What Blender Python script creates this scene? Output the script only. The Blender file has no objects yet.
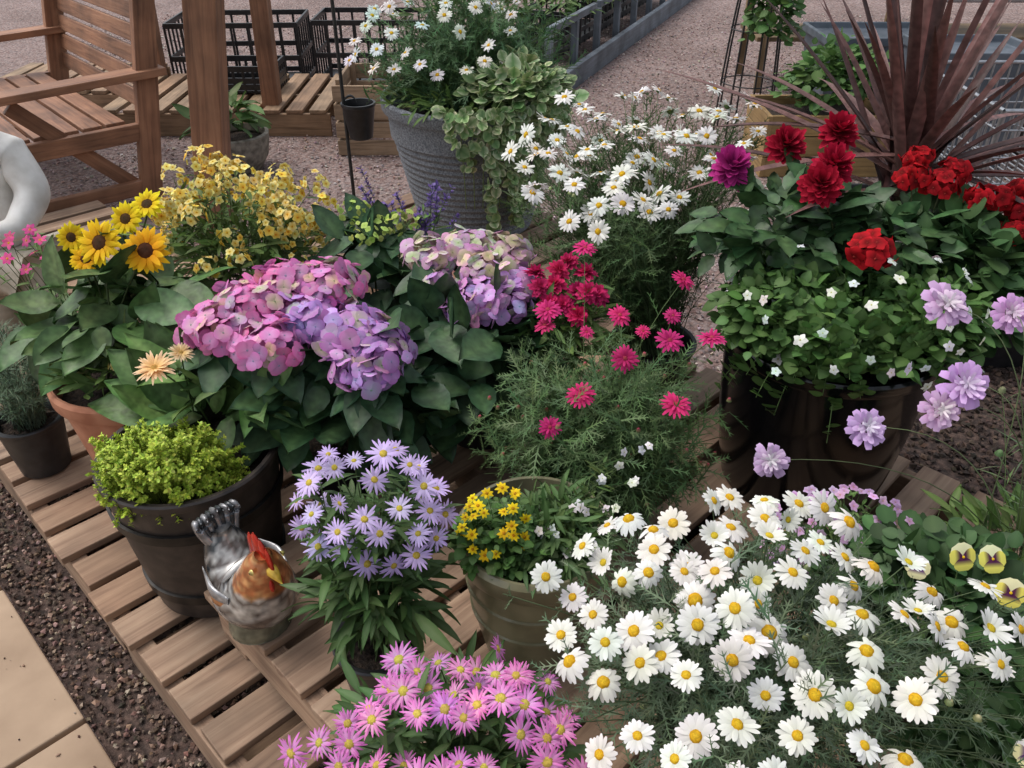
import bpy, math, numpy as np, random
from mathutils import Vector, Matrix
rng=np.random.default_rng(11); random.seed(5)
sc=bpy.context.scene
A=np.array
def nrm(v):
    v=np.asarray(v,float); return v/np.maximum(np.linalg.norm(v,axis=-1,keepdims=True),1e-9)
# ---------------------------------------------------------------- materials
def newmat(name):
    m=bpy.data.materials.new(name); m.use_nodes=True
    nt=m.node_tree; b=nt.nodes['Principled BSDF']; return m,nt,b
def nd(nt,t,**kw):
    n=nt.nodes.new(t)
    for k,v in kw.items():
        if k in n.inputs: n.inputs[k].default_value=v
        else: setattr(n,k,v)
    return n
def ramp(nt,src,stops):
    r=nt.nodes.new('ShaderNodeValToRGB'); e=r.color_ramp.elements
    while len(e)<len(stops): e.new(.5)
    for i,(p,c) in enumerate(stops):
        e[i].position=p; e[i].color=(*c,1)
    nt.links.new(src,r.inputs[0]); return r
def bump(nt,b,src,strength,dist):
    n=nt.nodes.new('ShaderNodeBump'); n.inputs['Strength'].default_value=strength; n.inputs['Distance'].default_value=dist
    nt.links.new(src,n.inputs['Height']); nt.links.new(n.outputs[0],b.inputs['Normal']); return n
def attrmat(name,rough,trans,spec=.5,ns=90.,amt=.35,bs=0.0,metal=0):
    m,nt,b=newmat(name)
    at=nd(nt,'ShaderNodeAttribute',attribute_name='col')
    src=at.outputs['Color']
    if amt:
        tc=nt.nodes.new('ShaderNodeTexCoord')
        no=nd(nt,'ShaderNodeTexNoise',Scale=ns,Detail=1.)
        nt.links.new(tc.outputs['Object'],no.inputs['Vector'])
        mr=nd(nt,'ShaderNodeMapRange'); mr.inputs[3].default_value=1-amt; mr.inputs[4].default_value=1+amt
        mr.inputs[1].default_value=.3; mr.inputs[2].default_value=.7
        nt.links.new(no.outputs['Fac'],mr.inputs[0])
        vm=nd(nt,'ShaderNodeVectorMath',operation='SCALE')
        nt.links.new(at.outputs['Color'],vm.inputs[0]); nt.links.new(mr.outputs[0],vm.inputs['Scale']); src=vm.outputs[0]
        if bs: bump(nt,b,no.outputs['Fac'],bs,.003)
    nt.links.new(src,b.inputs['Base Color'])
    b.inputs['Roughness'].default_value=rough; b.inputs['Specular IOR Level'].default_value=spec; b.inputs['Metallic'].default_value=metal
    if trans:
        tr=nt.nodes.new('ShaderNodeBsdfTranslucent'); mx=nt.nodes.new('ShaderNodeMixShader'); mx.inputs[0].default_value=trans
        nt.links.new(src,tr.inputs[0])
        nt.links.new(b.outputs[0],mx.inputs[1]); nt.links.new(tr.outputs[0],mx.inputs[2])
        nt.links.new(mx.outputs[0],nt.nodes['Material Output'].inputs[0])
    return m
M_LEAF=attrmat('leaf',.55,.18,.3,120,0)
M_GLOSS=attrmat('glossy_leaf',.46,0,.35,60,.3,.45)
M_PETAL=attrmat('petal',.75,.22,.15,150,0)
M_STONE=attrmat('pebble',.85,0,.3,200,0)
def wood(name,stops,rough=.75):
    m,nt,b=newmat(name)
    at=nd(nt,'ShaderNodeAttribute',attribute_name='wc'); ac=nd(nt,'ShaderNodeAttribute',attribute_name='col')
    mp=nd(nt,'ShaderNodeMapping'); mp.inputs['Scale'].default_value=(2.2,38,38)
    nt.links.new(at.outputs['Vector'],mp.inputs[0])
    no=nd(nt,'ShaderNodeTexNoise',Scale=1.,Detail=5.,Roughness=.65); no.inputs['Distortion'].default_value=.6
    nt.links.new(mp.outputs[0],no.inputs['Vector'])
    r=ramp(nt,no.outputs['Fac'],stops)
    n2=nd(nt,'ShaderNodeTexNoise',Scale=5.,Detail=3.); nt.links.new(at.outputs['Vector'],n2.inputs['Vector'])
    mr=nd(nt,'ShaderNodeMapRange'); mr.inputs[1].default_value=.3; mr.inputs[2].default_value=.7; mr.inputs[3].default_value=.55; mr.inputs[4].default_value=1.15
    nt.links.new(n2.outputs['Fac'],mr.inputs[0])
    v=nd(nt,'ShaderNodeVectorMath',operation='SCALE'); nt.links.new(r.outputs[0],v.inputs[0]); nt.links.new(mr.outputs[0],v.inputs['Scale'])
    w=nd(nt,'ShaderNodeVectorMath',operation='MULTIPLY'); nt.links.new(v.outputs[0],w.inputs[0]); nt.links.new(ac.outputs['Color'],w.inputs[1])
    nt.links.new(w.outputs[0],b.inputs['Base Color']); b.inputs['Roughness'].default_value=rough
    bump(nt,b,no.outputs['Fac'],.6,.005); return m
M_PAL=wood('pallet_wood',[(.25,(.11,.07,.045)),(.42,(.32,.20,.13)),(.6,(.44,.295,.195)),(.8,(.53,.385,.27))])
M_BENCH=wood('bench_wood',[(.3,(.17,.075,.04)),(.5,(.32,.15,.08)),(.75,(.43,.22,.12))],.6)
M_PALE=wood('pale_wood',[(.3,(.2,.13,.075)),(.5,(.38,.255,.155)),(.75,(.48,.34,.225))],.7)
M_GREYW=wood('painted_wood',[(.3,(.13,.15,.17)),(.6,(.2,.23,.27)),(.8,(.27,.30,.34))],.65)
def solid(name,c1,c2,rough,ns=30,bs=.1,metal=0,coat=0,bd=.004,lo=.35,hi=.65,detail=4.,spec=.5):
    m,nt,b=newmat(name); tc=nt.nodes.new('ShaderNodeTexCoord')
    no=nd(nt,'ShaderNodeTexNoise',Scale=float(ns),Detail=detail); nt.links.new(tc.outputs['Object'],no.inputs['Vector'])
    r=ramp(nt,no.outputs['Fac'],[(lo,c1),(hi,c2)]); nt.links.new(r.outputs[0],b.inputs['Base Color'])
    b.inputs['Roughness'].default_value=rough; b.inputs['Metallic'].default_value=metal; b.inputs['Coat Weight'].default_value=coat
    b.inputs['Specular IOR Level'].default_value=spec
    if bs: bump(nt,b,no.outputs['Fac'],bs,bd)
    return m
M_TERRA=solid('terracotta',(.34,.13,.07),(.48,.22,.13),.8,18,.2)
M_GREYPOT=solid('granite_pot',(.10,.11,.125),(.25,.265,.29),.75,170,.5,detail=2.,bd=.002)
M_GREEN=solid('olive_glaze',(.12,.115,.065),(.25,.235,.14),.28,9,.1,coat=.3)
M_BARREL=solid('dark_barrel',(.014,.011,.010),(.045,.034,.028),.5,25,.3)
M_HOOP=solid('barrel_hoop',(.012,.012,.012),(.03,.028,.026),.4,30,.1,metal=.6)
M_BLACKG=solid('black_glaze',(.003,.003,.003),(.005,.005,.006),.16,6,0,coat=.12,spec=.4)
M_BLACKP=solid('black_plastic',(.012,.012,.013),(.022,.022,.024),.42,40,.05)
M_SOIL=solid('potting_soil',(.012,.008,.006),(.06,.04,.028),.95,120,.9,bd=.01)
M_METAL=solid('galvanised_wire',(.35,.36,.38),(.5,.51,.53),.35,40,.0,metal=.9)
M_IRON=solid('black_iron',(.012,.012,.012),(.03,.03,.03),.45,60,.1)
M_BIN=solid('grey_blue_plastic',(.07,.09,.11),(.12,.14,.17),.4,12,.05)
M_CONC=solid('concrete',(.13,.115,.09),(.3,.27,.22),.85,30,.5)
M_STAT=solid('statue_white',(.55,.53,.49),(.76,.75,.72),.75,14,.3)
M_STATB=solid('statue_stone',(.36,.32,.25),(.5,.45,.37),.85,22,.4)
def gravel():
    m,nt,b=newmat('gravel'); tc=nt.nodes.new('ShaderNodeTexCoord')
    vo=nd(nt,'ShaderNodeTexVoronoi',Scale=55.); nt.links.new(tc.outputs['Object'],vo.inputs['Vector'])
    r=ramp(nt,vo.outputs['Color'],[(.0,(.20,.12,.105)),(.35,(.33,.225,.20)),(.6,(.42,.32,.295)),(.85,(.34,.27,.26)),(1,(.58,.49,.45))])
    r2=ramp(nt,vo.outputs['Distance'],[(.0,(1,1,1)),(.6,(.75,.75,.75)),(1,(.25,.25,.25))])
    mu=nd(nt,'ShaderNodeVectorMath',operation='MULTIPLY'); nt.links.new(r.outputs[0],mu.inputs[0]); nt.links.new(r2.outputs[0],mu.inputs[1])
    n=nd(nt,'ShaderNodeTexNoise',Scale=1.3,Detail=4.); nt.links.new(tc.outputs['Object'],n.inputs['Vector'])
    r3=ramp(nt,n.outputs['Fac'],[(.3,(.66,.63,.61)),(.7,(1.,1.,1.))])
    m2=nd(nt,'ShaderNodeVectorMath',operation='MULTIPLY'); nt.links.new(mu.outputs[0],m2.inputs[0]); nt.links.new(r3.outputs[0],m2.inputs[1])
    nt.links.new(m2.outputs[0],b.inputs['Base Color']); b.inputs['Roughness'].default_value=.9
    inv=nd(nt,'ShaderNodeMath',operation='SUBTRACT'); inv.inputs[0].default_value=1; nt.links.new(vo.outputs['Distance'],inv.inputs[1])
    bump(nt,b,inv.outputs[0],.9,.012); return m
M_GRAVEL=gravel()
M_BARK=solid('bark_soil',(.022,.014,.011),(.11,.07,.055),.95,45,1,bd=.02,detail=6.)
M_SLAB=solid('sandstone_slab',(.25,.17,.11),(.44,.32,.22),.85,4.5,.5,bd=.008,lo=.3,hi=.7,detail=12.)
# ---------------------------------------------------------------- accumulator
class T:
    def __init__(s,V,F,C):
        s.V=A(V,float); s.F=[tuple(f) for f in F]; C=A(C,float)
        s.C=np.tile(C,(len(s.V),1)) if C.ndim==1 else C
        s.sz=A([len(f) for f in s.F]); s.lp=np.concatenate([A(f) for f in s.F])
def tjoin(ts):
    V=[];F=[];C=[];o=0
    for t in ts:
        V.append(t.V);C.append(t.C);F+=[tuple(i+o for i in f) for f in t.F];o+=len(t.V)
    return T(np.vstack(V),F,np.vstack(C))
def txf(t,R=None,off=(0,0,0),s=1.):
    V=t.V*s
    if R is not None: V=V@A(R).T
    return T(V+A(off),t.F,t.C)
def Rz(a): c,s=math.cos(a),math.sin(a); return A([[c,-s,0],[s,c,0],[0,0,1.]])
def Rx(a): c,s=math.cos(a),math.sin(a); return A([[1.,0,0],[0,c,-s],[0,s,c]])
class Acc:
    def __init__(s): s.V=[];s.C=[];s.W=[];s.L=[];s.S=[];s.M=[];s.n=0;s.mats=[]
    def mi(s,m):
        if m not in s.mats: s.mats.append(m)
        return s.mats.index(m)
    def raw(s,V,lp,sz,C,mat,W=None):
        V=np.asarray(V,float); s.V.append(V); s.C.append(np.asarray(C,float)); s.W.append(V if W is None else W)
        s.L.append(np.asarray(lp)+s.n); s.S.append(np.asarray(sz)); s.M.append(np.full(len(sz),s.mi(mat))); s.n+=len(V)
    def place(s,t,R,P,scale,mat,bj=.12,hj=.06,tint=None):
        k=len(P)
        if k==0: return
        scale=np.broadcast_to(scale,(k,))
        V=np.einsum('kij,knj->kni',np.broadcast_to(R,(k,3,3)),t.V[None]*scale[:,None,None])+P[:,None,:]
        J=np.clip(1+bj*rng.standard_normal((k,1,1)),.4,1.7)*np.clip(1+hj*rng.standard_normal((k,1,3)),.6,1.5)
        C=t.C[None]*J
        if tint is not None: C=C*np.asarray(tint)[:,None,:]
        n=len(t.V); off=(np.arange(k)*n)[:,None]
        s.raw(V.reshape(-1,3),(t.lp[None]+off).ravel(),np.tile(t.sz,k),C.reshape(-1,3),mat)
    def faceN(s,ts,P,N,scale,mat,**kw):
        P=A(P,float);N=nrm(A(N,float));k=len(P)
        scale=np.broadcast_to(scale,(k,)).copy()
        h=np.where(np.abs(N[:,2:3])<.9,A([[0,0,1.]]),A([[1.,0,0]]))
        x=nrm(np.cross(h,N));y=np.cross(N,x);a=rng.uniform(0,6.283,k)[:,None]
        x2=x*np.cos(a)+y*np.sin(a);y2=np.cross(N,x2)
        R=np.stack([x2,y2,N],axis=2)
        if not isinstance(ts,list): ts=[ts]
        w=rng.integers(0,len(ts),k); tint=kw.pop('tint',None)
        for i,t in enumerate(ts):
            q=w==i
            s.place(t,R[q],P[q],scale[q],mat,tint=None if tint is None else A(tint)[q],**kw)
    def along(s,ts,P,D,U,scale,mat,**kw):
        P=A(P,float);D=nrm(D);k=len(P); U=np.broadcast_to(A(U,float),(k,3))
        y=nrm(np.cross(U+1e-3*rng.standard_normal((k,3)),D));z=np.cross(D,y)
        R=np.stack([D,y,z],axis=2); scale=np.broadcast_to(scale,(k,)).copy()
        if not isinstance(ts,list): ts=[ts]
        w=rng.integers(0,len(ts),k)
        for i,t in enumerate(ts):
            q=w==i; s.place(t,R[q],P[q],scale[q],mat,**kw)
    def tubes(s,P0,P1,P2,r,col,mat,m=7,sides=4,taper=.6):
        P0,P1,P2=[A(p,float) for p in (P0,P1,P2)];k=len(P0)
        if k==0:return
        u=np.linspace(0,1,m)[None,:,None]
        B=(1-u)**2*P0[:,None]+2*u*(1-u)*P1[:,None]+u*u*P2[:,None]
        D=nrm(P2-P0);h=np.where(np.abs(D[:,2:3])<.8,A([[0,0,1.]]),A([[1.,0,0]]))
        x=nrm(np.cross(h,D));y=np.cross(D,x)
        an=np.arange(sides)/sides*6.2832
        ring=np.cos(an)[None,:,None]*x[:,None]+np.sin(an)[None,:,None]*y[:,None]
        rr=r*(1-(1-taper)*np.linspace(0,1,m))
        V=B[:,:,None,:]+ring[:,None]*rr[None,:,None,None]
        F=[]
        for i in range(m-1):
            for j in range(sides):
                j2=(j+1)%sides;F.append((i*sides+j,i*sides+j2,(i+1)*sides+j2,(i+1)*sides+j))
        F=A(F).ravel();n=m*sides
        lp=(F[None]+(np.arange(k)*n)[:,None]).ravel()
        C=np.tile(A(col,float),(k*n,1))*np.repeat(np.clip(1+.15*rng.standard_normal((k,1)),.5,1.5),n,axis=0)
        s.raw(V.reshape(-1,3),lp,np.full(k*(m-1)*sides,4),C,mat)
    def board(s,c,ax,ay,az,L,W,Tk,mat,col=(1,1,1)):
        ax,ay,az=[nrm(A(v,float)) for v in (ax,ay,az)]
        loc=A([[i*L/2,j*W/2,k*Tk/2] for i in(-1,1) for j in(-1,1) for k in(-1,1)])
        V=A(c)+loc[:,:1]*ax+loc[:,1:2]*ay+loc[:,2:3]*az
        F=[(0,1,3,2),(4,6,7,5),(0,4,5,1),(2,3,7,6),(0,2,6,4),(1,5,7,3)]
        if np.dot(np.cross(ax,ay),az)<0: F=[f[::-1] for f in F]
        s.raw(V,A(F).ravel(),np.full(6,4),np.tile(A(col,float),(8,1)),mat,W=loc+rng.uniform(-5,5,3))
    def finish(s,name,smooth=True,bevel=0,parent=None):
        me=bpy.data.meshes.new(name);V=np.vstack(s.V);L=np.concatenate(s.L);S=np.concatenate(s.S)
        me.vertices.add(len(V));me.loops.add(len(L));me.polygons.add(len(S))
        me.vertices.foreach_set('co',V.ravel());me.loops.foreach_set('vertex_index',L.astype(np.int32))
        me.polygons.foreach_set('loop_start',(np.cumsum(S)-S).astype(np.int32))
        me.polygons.foreach_set('material_index',np.concatenate(s.M).astype(np.int32))
        me.polygons.foreach_set('use_smooth',np.full(len(S),smooth))
        me.update(calc_edges=True)
        C=np.clip(np.vstack(s.C),0,.9);a=me.attributes.new('col','FLOAT_COLOR','POINT')
        a.data.foreach_set('color',np.hstack([C,np.ones((len(C),1))]).ravel())
        a=me.attributes.new('wc','FLOAT_VECTOR','POINT');a.data.foreach_set('vector',np.vstack(s.W).ravel())
        for m in s.mats: me.materials.append(m)
        me.validate()
        o=bpy.data.objects.new(name,me);sc.collection.objects.link(o)
        if bevel:
            b=o.modifiers.new('bev','BEVEL');b.width=bevel;b.segments=2
        if parent: o.parent=parent
        return o
# ---------------------------------------------------------------- templates
def strip(rows):
    V=[];C=[];F=[]
    for (x,w,z,zm,c) in rows: V+=[(x,-w,z),(x,0,z+zm),(x,w,z)];C+=[c]*3
    for i in range(len(rows)-1):
        a=i*3;F+=[(a,a+3,a+4,a+1),(a+1,a+4,a+5,a+2)]
    return T(V,F,C)
def lerp(a,b,t): return tuple(A(a)*(1-t)+A(b)*t)
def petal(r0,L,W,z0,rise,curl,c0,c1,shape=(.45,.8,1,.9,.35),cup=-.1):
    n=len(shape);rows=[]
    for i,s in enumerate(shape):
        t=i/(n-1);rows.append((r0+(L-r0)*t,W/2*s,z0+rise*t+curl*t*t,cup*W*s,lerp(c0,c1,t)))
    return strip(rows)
def dome(r,h,c_in,c_out,seg=10,rings=4,z0=0,jit=.12):
    V=[(0,0,z0+h)];C=[c_in];F=[]
    for i in range(1,rings+1):
        p=i/rings
        for j in range(seg):
            a=(j+.5*(i%2))/seg*6.2832
            V.append((r*p*math.cos(a),r*p*math.sin(a),z0+h*math.sqrt(max(0,1-p*p))+h*random.uniform(-jit,jit)))
            f=random.uniform(.75,1.2);C.append(tuple(A(lerp(c_in,c_out,p))*f))
    for j in range(seg): F.append((0,1+j,1+(j+1)%seg))
    for i in range(rings-1):
        for j in range(seg):
            a=1+i*seg+j;b=1+i*seg+(j+1)%seg;F.append((a,a+seg,b+seg,b))
    return T(V,F,C)
def flower(layers,disc,var=3,jl=.1,ja=.12):
    out=[]
    for v in range(var):
        ts=[]
        for li,(n,r0,L,W,z0,rise,curl,c0,c1,shape,cup) in enumerate(layers):
            for i in range(n):
                l=L*(1+random.uniform(-jl,jl))
                p=petal(r0,l,W*random.uniform(.88,1.1),z0+.01*(i%2),rise+random.uniform(-.06,.06),curl+random.uniform(-.08,.08),c0,c1,shape,cup)
                p.C=p.C*random.uniform(.88,1.08)
                ts.append(txf(p,Rz((i+.5*(li%2))/n*6.2832+random.uniform(-ja,ja)*6.28/n)@Rx(random.uniform(-.2,.2))))
        if disc: ts.append(dome(*disc))
        out.append(tjoin(ts))
    return out
RND=(.55,.85,1,.95,.6,.15)
WHITE=(.84,.83,.80);YEL=(.74,.47,.02);YO=(.55,.28,.01)
F_DAISY=flower([(17,.12,.5,.135,0,.02,-.06,(.70,.71,.64),WHITE,(.5,.9,1,.95,.35),.08),(4,.12,.46,.12,.02,.06,-.05,WHITE,WHITE,(.5,.9,1,.95,.35),.08)],(.15,.07,YEL,YO,12,4,.0),5)
F_DAISYF=flower([(20,.12,.5,.15,0,.0,-.05,(.70,.71,.62),WHITE,(.5,.8,.95,1,.88,.35),.08)],(.16,.075,(.75,.5,.03),(.6,.32,.01),14,5,.0),4)
F_DAISYF+=flower([(17,.12,.5,.16,0,.0,-.28,(.70,.71,.62),WHITE,(.5,.8,.95,1,.88,.35),.08)],(.19,.11,(.75,.5,.03),(.6,.32,.01),14,5,.0),1)
F_DAISYF+=flower([(18,.12,.48,.14,0,.2,-.05,(.70,.71,.62),WHITE,(.5,.8,.95,1,.88,.35),.08)],(.14,.06,(.70,.5,.03),(.5,.38,.03),14,5,.0),1)
VIO=(.58,.43,.78)
F_VIO=flower([(20,.1,.5,.09,0,.05,-.07,(.64,.54,.80),VIO,(.6,1,1,.85,.25),.1)],(.13,.06,(.62,.5,.08),(.5,.36,.05)),4,.16,.35)
MAG=(.62,.14,.48)
F_PINK=flower([(22,.12,.5,.08,0,.06,-.08,(.74,.42,.66),MAG,(.7,1,1,.75,.25),.1),(8,.12,.42,.06,.03,.1,-.04,(.7,.3,.58),MAG,(.7,1,1,.7,.2),.1)],(.16,.07,(.62,.5,.10),(.44,.36,.06)),4,.16,.35)
HP=(.66,.04,.20)
F_HOT=flower([(18,.1,.5,.12,0,.05,-.1,(.45,.02,.10),HP,(.5,.9,1,.9,.4),.08),(10,.08,.32,.1,.04,.1,-.05,(.5,.02,.12),HP,(.5,.9,1,.9,.4),.08)],(.12,.08,(.35,.06,.05),(.45,.03,.1)),4)
F_SUN=flower([(18,.16,.5,.15,0,.05,-.08,(.74,.42,.01),(.84,.68,.02),(.6,1,1,.75,.12),.1),(12,.16,.46,.13,.03,.08,-.04,(.72,.4,.01),(.84,.66,.02),(.6,1,1,.75,.12),.1)],(.2,.06,(.05,.03,.012),(.09,.035,.01),14,5),3)
F_GER=flower([(26,.1,.5,.09,0,.06,-.05,(.78,.42,.14),(.84,.64,.42),(.6,1,1,.8,.25),.1),(18,.08,.36,.07,.03,.1,-.03,(.78,.48,.16),(.84,.64,.36),(.6,1,1,.8,.25),.1)],(.11,.06,(.35,.2,.05),(.6,.35,.08)),2)
F_BID=flower([(8,.06,.5,.24,0,.03,-.08,(.74,.48,.01),(.82,.64,.02),RND,.05)],(.15,.08,(.45,.22,.01),(.5,.25,.01),8,3),2)
F_BAC=flower([(5,.04,.5,.42,0,.04,-.06,(.78,.79,.74),(.84,.84,.82),RND,.03)],(.08,.06,(.5,.5,.1),(.6,.6,.3),6,2),3)
F_NEM=flower([(5,.04,.5,.46,0,.1,-.08,(.80,.56,.08),(.86,.78,.36),RND,.05)],(.11,.08,(.6,.28,.01),(.7,.4,.03),6,2),3)+flower([(5,.04,.5,.46,0,.1,-.08,(.76,.45,.03),(.85,.68,.16),RND,.05)],(.12,.08,(.5,.16,.01),(.65,.3,.02),6,2),1)
F_LAV=flower([(5,.04,.5,.42,0,.1,-.08,(.5,.25,.45),(.58,.40,.60),RND,.05)],(.1,.06,(.5,.4,.1),(.4,.2,.3),6,2),3)
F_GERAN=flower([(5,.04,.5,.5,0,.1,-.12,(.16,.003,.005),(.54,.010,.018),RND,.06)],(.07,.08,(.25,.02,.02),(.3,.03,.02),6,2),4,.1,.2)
def dahl(c0,c1,ns=((14,.5,.0,.05),(13,.46,.06,.12),(12,.40,.12,.18),(10,.33,.17,.22),(8,.24,.22,.25),(5,.14,.26,.26)),W=.23,var=3,cup=-.22,sh=(.35,.8,1,1,.75,.25)):
    return flower([(n,.03,L,W*(.6+.8*L),z,r,-.10 if i<2 else .04,c0,c1,sh,cup) for i,(n,L,z,r) in enumerate(ns)],None,var,.07,.3)
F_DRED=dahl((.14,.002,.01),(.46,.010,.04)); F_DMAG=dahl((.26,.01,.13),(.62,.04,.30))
F_SCAB=flower([(14,.2,.5,.2,0,.08,-.1,(.62,.38,.64),(.66,.44,.70),(.4,.8,1,1,.7),.1),(13,.15,.40,.15,.05,.12,-.05,(.66,.44,.66),(.70,.50,.72),(.5,.9,1,.9,.6),.1),(12,.08,.28,.1,.12,.12,-.02,(.68,.52,.66),(.74,.58,.72),(.5,1,1,.9,.6),.1),(9,.02,.17,.07,.18,.1,-.02,(.65,.58,.62),(.76,.68,.74),(.5,1,1,.9,.6),.1)],(.12,.2,(.6,.55,.56),(.55,.45,.54),8,3),3,.14,.4)
F_LEW=flower([(6,.05,.5,.3,0,.1,-.08,(.65,.15,.24),(.68,.06,.32),RND,.03)],(.1,.05,YEL,YO,6,2))
def pansy(cu,cl,cf):
    ts=[];SH=(.25,.7,.95,1.02,.9,.5)
    for a,c,W,z in((1.05,cu,.62,0),(2.09,cu,.62,.01),(.0,cl,.56,.03),(3.14,cl,.56,.03),(-1.57,cl,.74,.05)):
        p=petal(.02,.5,W,z,.03,-.05,c,c,SH,.03);p.C=p.C.copy()
        if a<=0 or a>3: p.C[:6]=A(cf);p.C[6:9]=A(cf)*.5+A(c)*.4
        ts.append(txf(p,Rz(a)))
    ts.append(dome(.06,.05,(.7,.4,.02),(.7,.45,.02),6,2,.06));return tjoin(ts)
F_PAN=[pansy((.80,.78,.5),(.80,.72,.15),(.09,.02,.07)),pansy((.82,.80,.72),(.82,.78,.4),(.10,.02,.15))]
def floret(c0,c1,ce):
    ts=[]
    for i in range(4):
        p=petal(.03,.5,.60,0,.08*random.random(),-.12*random.random(),c0,c1,(.3,.85,1,.85,.35),random.uniform(-.02,.1));p.C=p.C*random.uniform(.85,1.1);ts.append(txf(p,Rz(i*1.5708+random.uniform(-.15,.15))))
    ts.append(dome(.06,.07,ce,ce,5,1));return tjoin(ts)
F_HPINK=[floret((.66,.32,.56),(.70,.19,.46),(.35,.3,.45)) for _ in range(5)]+[floret((.66,.44,.50),(.66,.26,.54),(.3,.35,.3)),floret((.60,.56,.34),(.66,.34,.48),(.3,.35,.2))]
F_HPURP=[floret((.56,.38,.66),(.54,.24,.60),(.3,.3,.5)) for _ in range(5)]+[floret((.62,.44,.64),(.62,.27,.58),(.3,.35,.3)),floret((.6,.56,.40),(.58,.36,.56),(.3,.35,.2))]
F_HGRN=[floret((.56,.60,.34),(.64,.40,.58),(.35,.4,.2)),floret((.52,.58,.28),(.62,.50,.44),(.35,.4,.2)),floret((.6,.45,.55),(.60,.30,.56),(.35,.4,.2))]
F_HLIME=[floret((.45,.56,.12),(.50,.60,.18),(.3,.4,.1)) for _ in range(4)]
def leaf(W,c,cm,shape,fold=.06,arch=-.25,L=1.,ser=0,wob=0):
    n=len(shape);rows=[]
    for i,s in enumerate(shape):
        t=i/(n-1);rows.append((t*L,W/2*s*(1+(ser if i%2 else -ser)),arch*t*t+wob*math.sin(t*9),-fold,c))
    t=strip(rows);t.C=t.C.copy();t.C[1::3]=A(cm);return t
LAN=(.12,.6,.9,1,.85,.55,.05);OVA=(.1,.7,1,1.0,.85,.55,.04);OVS=(.1,.62,.9,1.0,.97,.86,.68,.4,.03)
G1=(.085,.155,.035);G2=(.055,.115,.03);GL=(.44,.54,.06)
L_LAN=[leaf(.24,G1,(.13,.20,.06),LAN,.03,a) for a in(-.15,-.3,.05)]
L_LAND=[leaf(.22,G2,(.085,.145,.05),LAN,.03,a) for a in(-.15,-.35,-.5)]
L_HYD=[leaf(.66,(.026,.066,.030),(.06,.115,.045),OVS,.07,a,ser=.03,wob=.012) for a in(-.2,-.4,-.05)]
L_BIG=[leaf(.62,(.055,.115,.035),(.10,.165,.055),OVS,.06,a,wob=.02) for a in(-.3,-.5,-.1)]
L_DAH=[leaf(.56,(.030,.075,.026),(.055,.11,.04),OVS,.05,a,ser=.07) for a in(-.2,-.4)]
L_BRO=[leaf(.42,(.075,.155,.04),(.13,.21,.07),OVA,.05,a,wob=.02) for a in(-.2,-.45,.1)]
L_RND=[leaf(.85,(.07,.15,.035),(.10,.19,.055),(.35,.85,1,.92,.6,.15),.03,a) for a in(-.1,-.3)]
L_RDK=[leaf(.9,(.04,.09,.028),(.06,.12,.04),(.4,.9,1,.95,.7,.2),.03,a) for a in(-.1,-.3)]
L_NEED=[T([(0,-.02,0),(.5,-.025,.02),(1,0,-.05),(.5,.025,.02)],[(0,1,2,3)],c) for c in((.12,.17,.08),(.09,.145,.07))]
L_TINY=[leaf(.7,GL,(.52,.62,.1),(.4,1,.2),.0,.0),leaf(.7,(.34,.48,.05),(.43,.56,.08),(.4,1,.2),.0,.1)]
def varleaf(g,cr,mx=.3):
    t=strip([(0,.1,0,-.02,cr),(.2,.40,0,-.03,cr),(.5,.46,0,-.03,cr),(.8,.32,-.05,-.02,cr),(1,.06,-.08,0,cr)]);t.C=t.C.copy();t.C[1::3]=A(g);t.C[6:9]=t.C[6:9]*(1-mx)+A(g)*mx;return t
L_VAR=[varleaf((.14,.26,.09),(.70,.71,.48)),varleaf((.15,.27,.09),(.58,.62,.38),.4),varleaf((.13,.24,.08),(.34,.43,.2))]
def feather(c,k=4,w=.018):
    ts=[strip([(0,w,0,0,c),(.5,w,.03,0,c),(1,w*.5,.0,0,c)])]
    for i in range(k):
        for sg in(-1,1):
            x=.25+.6*i/(k-1)*.95;l=.34*(1-.4*i/k);q=w
            t=T([(0,-q,0),(l,0,.03),(0,q,0)],[(0,1,2)],c);ts.append(txf(t,Rz(sg*.75),(x,0,.02)))
    return tjoin(ts)
L_FEA=[feather((.10,.165,.06),4,.022),feather((.075,.14,.05),3,.026)]
L_FEAG=[feather((.14,.19,.11),4,.022),feather((.105,.16,.09),3,.026)]
# ---------------------------------------------------------------- samplers
def inpoly(p,poly):
    x,y=p;c=False;j=len(poly)-1
    for i in range(len(poly)):
        xi,yi=poly[i];xj,yj=poly[j]
        if (yi>y)!=(yj>y) and x<(xj-xi)*(y-yi)/(yj-yi)+xi:c=not c
        j=i
    return c
def polypts(poly,n,md):
    P=A(poly);lo=P.min(0);hi=P.max(0);out=np.zeros((n,2));k=0
    for _ in range(n*60):
        p=rng.uniform(lo,hi)
        if inpoly(p,poly) and (k==0 or np.min(np.sum((out[:k]-p)**2,1))>md*md): out[k]=p;k+=1
        if k>=n:break
    return out[:k]
def domepts(c,r,n,md,zmin=-.1,back=-.7,shell=.94):
    out=np.zeros((n,3));N=np.zeros((n,3));c=A(c,float);r=A(r,float);k=0
    DD=nrm(rng.standard_normal((n*60,3)));ss=rng.uniform(shell,1.06,n*60)
    for d,s_ in zip(DD,ss):
        if d[2]<zmin or d[1]>-back: continue
        p=c+d*r*s_
        if k==0 or np.min(np.sum((out[:k]-p)**2,1))>md*md: out[k]=p;N[k]=d/r;k+=1
        if k>=n:break
    return out[:k],nrm(N[:k])
def upn(P,c,k=2.,rnd=.25,front=.25):
    N=A([[0,0,1.]])+k*(P-A(c))*A([1,1,.2])+rnd*rng.standard_normal(P.shape)+A([[0,-front,0]]);return nrm(N)
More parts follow.
